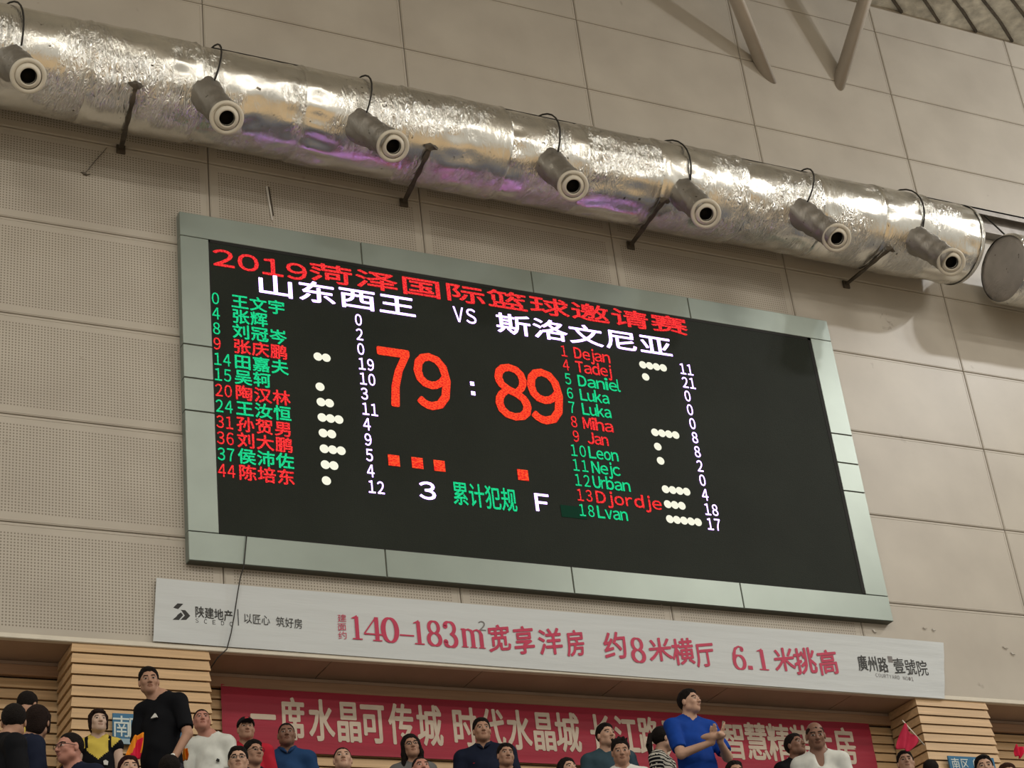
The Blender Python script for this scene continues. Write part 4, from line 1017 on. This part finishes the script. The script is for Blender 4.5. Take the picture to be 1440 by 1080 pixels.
    c_.ell((0, 0.035, zc), (w * .86 + e, .112 * b + e, .20 * S + e), .03); c_.ell((0, 0.02, zw), (.148 * b + e + .008, .115 * b + e + .006, .20 * S), .05); c_.ell((0, 0.035, zp), (.168 * b + e, .122 * b + e, .15), .05)
    c_.cone(shl[0], shl[1], .058 * S + e, .058 * S + e, .05)
    for sg, i in ((1, 0), (-1, 1)): c_.cone(nb + [0, .01, .025], shl[i] + [-.03 * sg, 0, .01], .045 * S + e, .045 * S + e, .05)
    sleeve_t = .78 if not female else .6
    if sleeves == 'long': sleeve_t = 1.0
    for i in (0, 1):
        d = el[i] - shl[i]
        if sleeves: c_.cone(shl[i], shl[i] + d * sleeve_t, .052 * b + e + .003, .043 * b + e + .008, .02)
        if sleeves == 'long': c_.cone(el[i], el[i] + (wr[i] - el[i]) * .95, .042 * b + e, .030 * S + e, .01)
    if sleeves and sleeves != 'long':        # clean sleeve ends
        for i in (0, 1):
            d = el[i] - shl[i]; L_ = np.linalg.norm(d); d = d / L_; t_ = sleeve_t * L_ + .018
            X = c_.ax[0][:, None, None]; Y = c_.ax[1][None, :, None]; Z = c_.ax[2][None, None, :]
            al = (X - shl[i][0]) * d[0] + (Y - shl[i][1]) * d[1] + (Z - shl[i][2]) * d[2] - t_
            rad = np.sqrt(np.maximum((X - shl[i][0]) ** 2 + (Y - shl[i][1]) ** 2 + (Z - shl[i][2]) ** 2 - (al + t_) ** 2, 0)) - .105
            c_.D = np.maximum(c_.D, -np.maximum(-al, rad))
    c_.plane((0, 0, 1), zp - .13)
    if neck == 'v':
        c_.ell(nb + [0, -.02, .045], (.072 * S, .085 * S, .065 * S), .006, None, 'cut'); c_.ell(nb + [0, -.09, -.035], (.035, .075, .105), .02, None, 'cut')
    elif neck == 'strap': c_.ell(nb + [0, -.03, .035], (.12 * S, .12 * S, .11 * S), .01, None, 'cut')
    else: c_.ell(nb + [0, -.010, .055], (.068 * S, .078 * S, .062 * S), .006, None, 'cut')
    pf = None
    if paint: pf = lambda P: paint(P, dict(zs=zs, zc=zc, w=w, nb=nb, H=H))
    field_mesh('shirt', c_, sm, root, pf, 1)
    if collar:
        mb = MB(); 
        for sg in (1, -1): mb.tube([nb + np.array(q) for q in ((0, .062, .060), (sg * .055, .035, .058), (sg * .068, -.01, .042), (sg * .040, -.066, .012), (sg * .008, -.088, -.022))], [.016, .017, .017, .018, .008], 8)
        mb.build('collar', solid('cloth_' + collar[0], collar[1]), root, True)
    # trousers
    t_ = Field(np.array([-.26, lo[1], 0.05]), np.array([.26, .24, zp + .10]), [], .02, .02)
    t_.ell((0, 0.035, zp), (.166 * b + .008, .122 * b + .006, .13), .05)
    for i in (0, 1): t_.cone(hip[i], kn[i], .097 * b, .070 * b, .04); t_.cone(kn[i], an[i], .070 * b, .058, .02)
    t_.plane((0, 0, -1), -(zp + .06)); t_.plane((0, 0, 1), .08)
    field_mesh('trousers', t_, solid('trouser_%d' % int(trousers[2] * 500), trousers), root, None, 0)
    info = dict(root=root, hc=hc, Rh=Rh, S=S, H=H, Hp=Hp, wr=wr, el=el, nb=nb, zs=zs, zc=zc, w=w, by=by)
    for ex in extras: ex(info)
    return info

def mapped(mb, i):           # head-local mesh data to the person's frame
    mb.v = [tuple(i['Hp'](*v)) for v in mb.v]; return mb
def glasses(i, frame='wire'):
    b = MB(); n = 14
    for sg in (1, -1):
        b.tube([(sg * .032 + .0215 * math.cos(2 * math.pi * k / n), -.1035 + .006 * abs(math.cos(2 * math.pi * k / n)), .003 + .0155 * math.sin(2 * math.pi * k / n)) for k in range(n + 1)], .0022, 5)
        b.tube([(sg * .053, -.098, .007), (sg * .076, -.06, .008), (sg * .084, .012, .005)], .0022, 5)
    b.tube([(-.011, -.1045, .006), (0, -.108, .009), (.011, -.1045, .006)], .002, 5)
    mapped(b, i).build('glasses', M['black'], i['root'])
def cap_hat(i):
    S, Rh, hc = i['S'], i['Rh'], i['hc']
    f = Field(hc - .2, hc + .2, [(hc - .2, hc + .2)], .007, .007)
    f.ell(i['Hp'](0, .012, .050), np.array([.088, .106, .084]) * S, 0, Rh)
    n = Rh @ np.array([0, .12, .99]); f.plane(n, float(n @ i['Hp'](0, 0, .042)))
    f.ell(i['Hp'](0, -.105, .040), np.array([.066, .070, .0075]) * S, .006, Rh)
    field_mesh('cap', f, solid('cloth_cap_black', (.012, .011, .013, 1)), i['root'], None, 1)
    b = MB().lathe([(.001, .003), (.016, .002), (.020, 0)], (0, -.086, .085), (0, -1, .45), 12); mapped(b, i).build('cap_badge', solid('cloth_badge_red', (.32, .03, .04, 1)), i['root'])
def patch(name, pts, m):
    """small flat emblem on the chest, pts in (x, z) metres relative to the chest centre"""
    def go(i):
        w = i['w']; v = []
        for x, z in pts:
            xx = x; zz = z; a = math.sqrt(max(0.0, 1 - (xx / (w * .86 + .013)) ** 2 - (zz / (.20 * i['S'] + .013)) ** 2)); v.append((xx, .035 - a * (.112 * i['S'] + .013) - .026, i['zc'] + zz))
        n = len(v); v += [(a, b + .016, c) for a, b, c in v]
        f = [tuple(range(n)), tuple(range(n, 2 * n))[::-1]] + [(k, (k + 1) % n, n + (k + 1) % n, n + k) for k in range(n)]
        mesh(name, v, f, m, i['root'])
    return go
def watch(i):
    w_, e_ = i['wr'][0], i['el'][0]; d = (w_ - e_) / np.linalg.norm(w_ - e_); p = w_ - d * .012
    b = MB().lathe([(.030, -.011), (.0325, -.010), (.0325, .010), (.030, .011)], p, d, 20); b.build('watch_strap', M['black'], i['root'], True)
    out = np.array([.25, -.95, .15]); out = out - d * (out @ d); out /= np.linalg.norm(out)
    MB().lathe([(.019, -.004), (.020, .004), (.017, .006), (.001, .006)], p + out * .034, out, 18).build('watch_dial', solid('watch_dial_white', (.75, .75, .72, 1), .3), i['root'])

BLK = ('near_black', (.0055, .006, .008, 1)); NAVY = ('navy', (.010, .014, .030, 1)); WHT = ('white', (.58, .60, .57, 1)); RED = ('red', (.40, .018, .035, 1))
BLU = ('royal_blue', (.008, .045, .26, 1)); POLO = ('deep_blue', (.015, .045, .12, 1)); TEAL = ('slate_teal', (.035, .065, .085, 1)); YEL = ('yellow', (.55, .43, .08, 1)); GRY = ('grey', (.12, .12, .12, 1))
wm = solid('cloth_white_patch', (.6, .6, .58, 1))
def stripes(P, i): return (np.sin((P[:, 2] - i['zs']) * 2 * math.pi / .036 + P[:, 0] * 7) > 0.1).astype(int)
def camisole(P, i):
    zt = i['zs'] - .045; v = P[:, 2] - (zt - .10 + np.abs(P[:, 0]) * 1.05)
    st = (np.abs(np.abs(P[:, 0]) - .095) < .009) & (P[:, 2] > zt - .02)
    return ((v < 0) | st).astype(int)
# (pixel of the head centre, apparent head height, depth before the wall, turn relative to the camera ...)
person(36, 994, 38, -0.75, 150, 'man in a yellow shirt with dark hair, head bowed, behind two dark-haired people', YEL, 'short', 'mid', -.3, build=1.05)
person(16, 1017, 47, -3.4, 178, 'person seen from behind in a black jacket with a thin white collar', BLK, 'short', 'mid', .0, build=1.12, sleeves='long', extras=(lambda i: MB().tube([i['nb'] + np.array((.075 * math.cos(a), .005 + .062 * math.sin(a), .030)) for a in np.linspace(.25, 2.9, 14)], .008, 6).build('white_collar', wm, i['root'], True),))
person(50, 1018, 45, -2.3, 165, 'person with brown-black hair in dark clothes seen from behind beside the white-collared one', NAVY, 'bob', 'mid', .0, build=1.05, female=True, sleeves='long', hairc=(.020, .012, .010, 1))
person(99, 1054, 45, -2.7, -58, 'man with crew cut and thin glasses turned to the left, below the woman in yellow', NAVY, 'crew', 'red', .02, build=1.08, extras=(glasses,))
person(138, 1017, 35, -0.55, 14, 'smiling woman with short dark hair in a yellow top and black strapped camisole', YEL, 'bob', 'pale', .15, female=True, paint=camisole, shirt2=BLK, hairc=(.022, .012, .010, 1), body_rel=0, sleeves=False, extras=(patch('flower_brooch', [(.045, -.03), (.075, -.03), (.08, .0), (.06, .012), (.04, .0)], wm),))
person(211, 960, 40, -1.55, 4, 'standing man in a black t-shirt with a small white emblem and a wristwatch', BLK, 'short', 'mid', .0, pose='hip', build=1.0, body_rel=-34, roll=-.06, hoff=-.075, seated=False,
       extras=(watch, patch('emblem', [(-.002, .045), (.052, .045), (.030, .082)], wm)))
person(181, 1086, 38, -2.9, 10, 'person with dark reddish hair whose forehead shows below the orange and red flag', GRY, 'short', 'light', .25, female=True, hairc=(.03, .010, .010, 1))
person(236, 1086, 42, -3.1, 170, 'dark-haired person seen from behind in front of the man in the black t-shirt', BLK, 'short', 'mid', .0)
person(284, 1015, 35, -0.55, 6, 'man with very short hair in a white t-shirt with a small dark chest mark', WHT, 'crew', 'red', .2, build=.95, hoff=-.06, body_rel=-6, seated=False, extras=(patch('chest_mark', [(.055, -.02), (.080, -.026), (.084, -.008), (.066, .0)], M['black']),))
person(346, 1027, 34, -0.6, 8, 'man in a black baseball cap and red t-shirt against the crimson banner', RED, 'cap', 'mid', .1, body_rel=0, build=1.05, extras=(cap_hat,), seated=False)
person(335, 1072, 40, -2.8, 0, 'man with glasses and swept dark hair in front of the man in the cap', GRY, 'short', 'light', .1, extras=(glasses,))
person(356, 1061, 37, -1.9, 30, 'man with glasses turned to the right, half hidden below the black baseball cap', NAVY, 'short', 'mid', .1, extras=(glasses,))
person(403, 1035, 36, -0.6, 2, 'dark-skinned man in a deep blue polo shirt below the crimson banner', POLO, 'crew', 'dark', .1, build=1.08, collar=POLO, seated=False)
person(482, 1070, 38, -1.3, 4, 'man with a crew cut gazing up, alone below the crimson banner', GRY, 'crew', 'light', .28)
person(578, 1052, 35, -0.75, 10, 'woman with long dark hair and glasses wearing a grey patterned top', GRY, 'long', 'mid', .12, female=True, roll=-.1, extras=(glasses,), seated=False)
person(592, 1083, 37, -2.0, 14, 'red-faced man with thinning hair in front of the long-haired woman', NAVY, 'crew', 'red', .2)
person(678, 1029, 36, -0.6, 10, 'tall man in a black-navy polo shirt with a small red chest stripe', NAVY, 'short', 'mid', .1, build=1.22, collar=NAVY, body_rel=-4, seated=False, extras=(patch('chest_stripe', [(-.105, .085), (-.060, .080), (-.060, .087), (-.105, .092)], solid('cloth_badge_red', (.32, .03, .04, 1))),))
person(711, 1064, 34, -1.2, 16, 'boy with cropped black hair standing before the tall man in navy', BLK, 'short', 'mid', .1, roll=.08)
person(798, 1085, 35, -1.8, 34, 'dark-haired woman whose head top shows left of the man in slate blue', BLK, 'long', 'light', .2, female=True)
person(852, 1036, 35, -0.6, 34, 'man in a slate blue t-shirt looking to the right', TEAL, 'short', 'light', .1, build=1.1, body_rel=10, seated=False)
person(873, 1059, 37, -1.9, 6, 'young man with spiky black hair in a white shirt, head lowered', WHT, 'spiky', 'mid', -.12)
person(931, 1041, 34, -0.75, 118, 'woman with a black ponytail in a black and white striped top', ('stripe_white', (.50, .48, .42, 1)), 'pony', 'light', .0, female=True, paint=stripes, shirt2=BLK, body_rel=70, seated=False, roll=.0)
CL = person(969, 989, 37, -1.35, 56, 'standing man in a bright blue t-shirt clapping his hands', BLU, 'short', 'light', .12, pose='clap', build=1.12, body_rel=34, seated=False)
person(1034, 1090, 36, -1.9, 20, 'person whose black hair just shows below the last characters of the crimson banner', BLK, 'short', 'mid', .1)
person(1118, 1050, 34, -0.7, 48, 'man in a black jacket and white shirt looking up to the right', BLK, 'short', 'dark', .25, sleeves='long', seated=False)
person(1147, 1036, 39, -1.5, 8, 'dark-skinned balding man leaning forward in a white v-neck shirt', WHT, 'bald', 'dark', -.2, neck='v', build=1.02, hairc=(.03, .02, .016, 1), seated=False)
KID = person(1274, 1074, 33, -0.9, 8, 'black-haired youth holding up the small red flag', GRY, 'short', 'light', .2, pose='raise')
person(1309, 1086, 30, -0.6, 160, 'person in black whose hair top shows at the foot of the timber column', BLK, 'short', 'mid', .0)
person(1385, 1082, 36, -1.1, 8, 'man with swept black hair in front of the blue sign below the white banner', NAVY, 'short', 'light', .1)
person(1419, 1094, 36, -2.4, 14, 'brown-haired person beside the man covering the blue sign', GRY, 'short', 'light', .1, hairc=(.05, .022, .014, 1), female=True)
HR = person(1456, 1068, 37, -2.0, -10, 'person at the edge of the picture holding up a small red flag', BLK, 'short', 'dark', .1, pose='raise')

# flags and small things held in the crowd
def flag(px, label, m, pole=None, two=None, y=-1.0):
    P = [Vector(wp(a, b, y)) for a, b in px]; O = sum(P, Vector()) / len(P)
    f = tag(empty('hand_flag', O), label, 'flag'); n = 14; v = []; F = []
    for j in range(n + 1):
        for i in range(n + 1):
            s, t = i / n, j / n; p = (P[0] * (1 - s) + P[1] * s) * (1 - t) + (P[3] * (1 - s) + P[2] * s) * t
            v.append(p - O + Vector((0, .022 * math.sin(s * 9 + t * 4), 0)))
    for j in range(n):
        for i in range(n): a = j * (n + 1) + i; F.append((a, a + 1, a + n + 2, a + n + 1))
    fm = [(1 if (two and two((k % n) / n, (k // n) / n)) else 0) for k in range(n * n)]
    o = mesh('flag_cloth', v, F, m, f, True, fmat=fm); md = o.modifiers.new('thick', 'SOLIDIFY'); md.thickness = .003
    if pole:
        A, B = [Vector(wp(a, b, y - .012)) - O for a, b in pole]; MB().tube([A, B], .0065, 8).build('flag_pole', M['plastic'], f, True)
    return f
ORG = solid('cloth_orange', (.75, .25, .02, 1)); RDF = solid('cloth_flag_red', (.62, .02, .06, 1)); PNK = solid('cloth_flag_crimson', (.42, .025, .06, 1))
flag([(177, 1062), (197, 1067), (203, 1030), (188, 1035)], 'orange and red cloth flag bunched beside the man in the black t-shirt', [ORG, RDF], two=lambda s, t: .25 + .3 * t < s < .95 - .1 * t and t < .75, y=-1.75)
flag([(258, 1050), (264, 1054), (264, 1068), (257, 1070)][::-1], 'small orange cloth flag between the wristwatch and the white t-shirt', [ORG], y=-1.3)
flag([(1260, 1052), (1279, 1056), (1293, 1043), (1271, 1017)], 'small crimson flag on a white stick above the black-haired youth', [PNK], pole=((1269, 1013), (1300, 1048)), y=-1.15)
flag([(1428, 1062), (1436, 1066), (1440, 1052), (1427, 1047)], 'little red flag held up at the picture edge by the column', [RDF], y=-1.5)

# plank benches on the walkway and tiers
for y_ in (-0.35, -2.15, -3.05, -3.95):
    fz_ = tier_z(y_) if y_ < -1.7 else None
    if fz_ is None: continue
    b_ = tag(empty('bench', (3, y_ + .22, fz_)), {-2.15: 'long blue bench on the highest tier of the stand, out of sight below the crowd', -3.05: 'long blue bench on the second tier of the stand', -3.95: 'long blue bench on the third tier of the stand'}[y_], 'bench')
    MB().bev(-9, 9, -.17, .17, .38, .42, .01).build('seat_plank', M['seat'], b_)
    for x_ in np.arange(-8.5, 9, 1.7): MB().box(x_ - .03, x_ + .03, -.14, .14, 0, .38).build('bench_leg', M['steel'], b_)
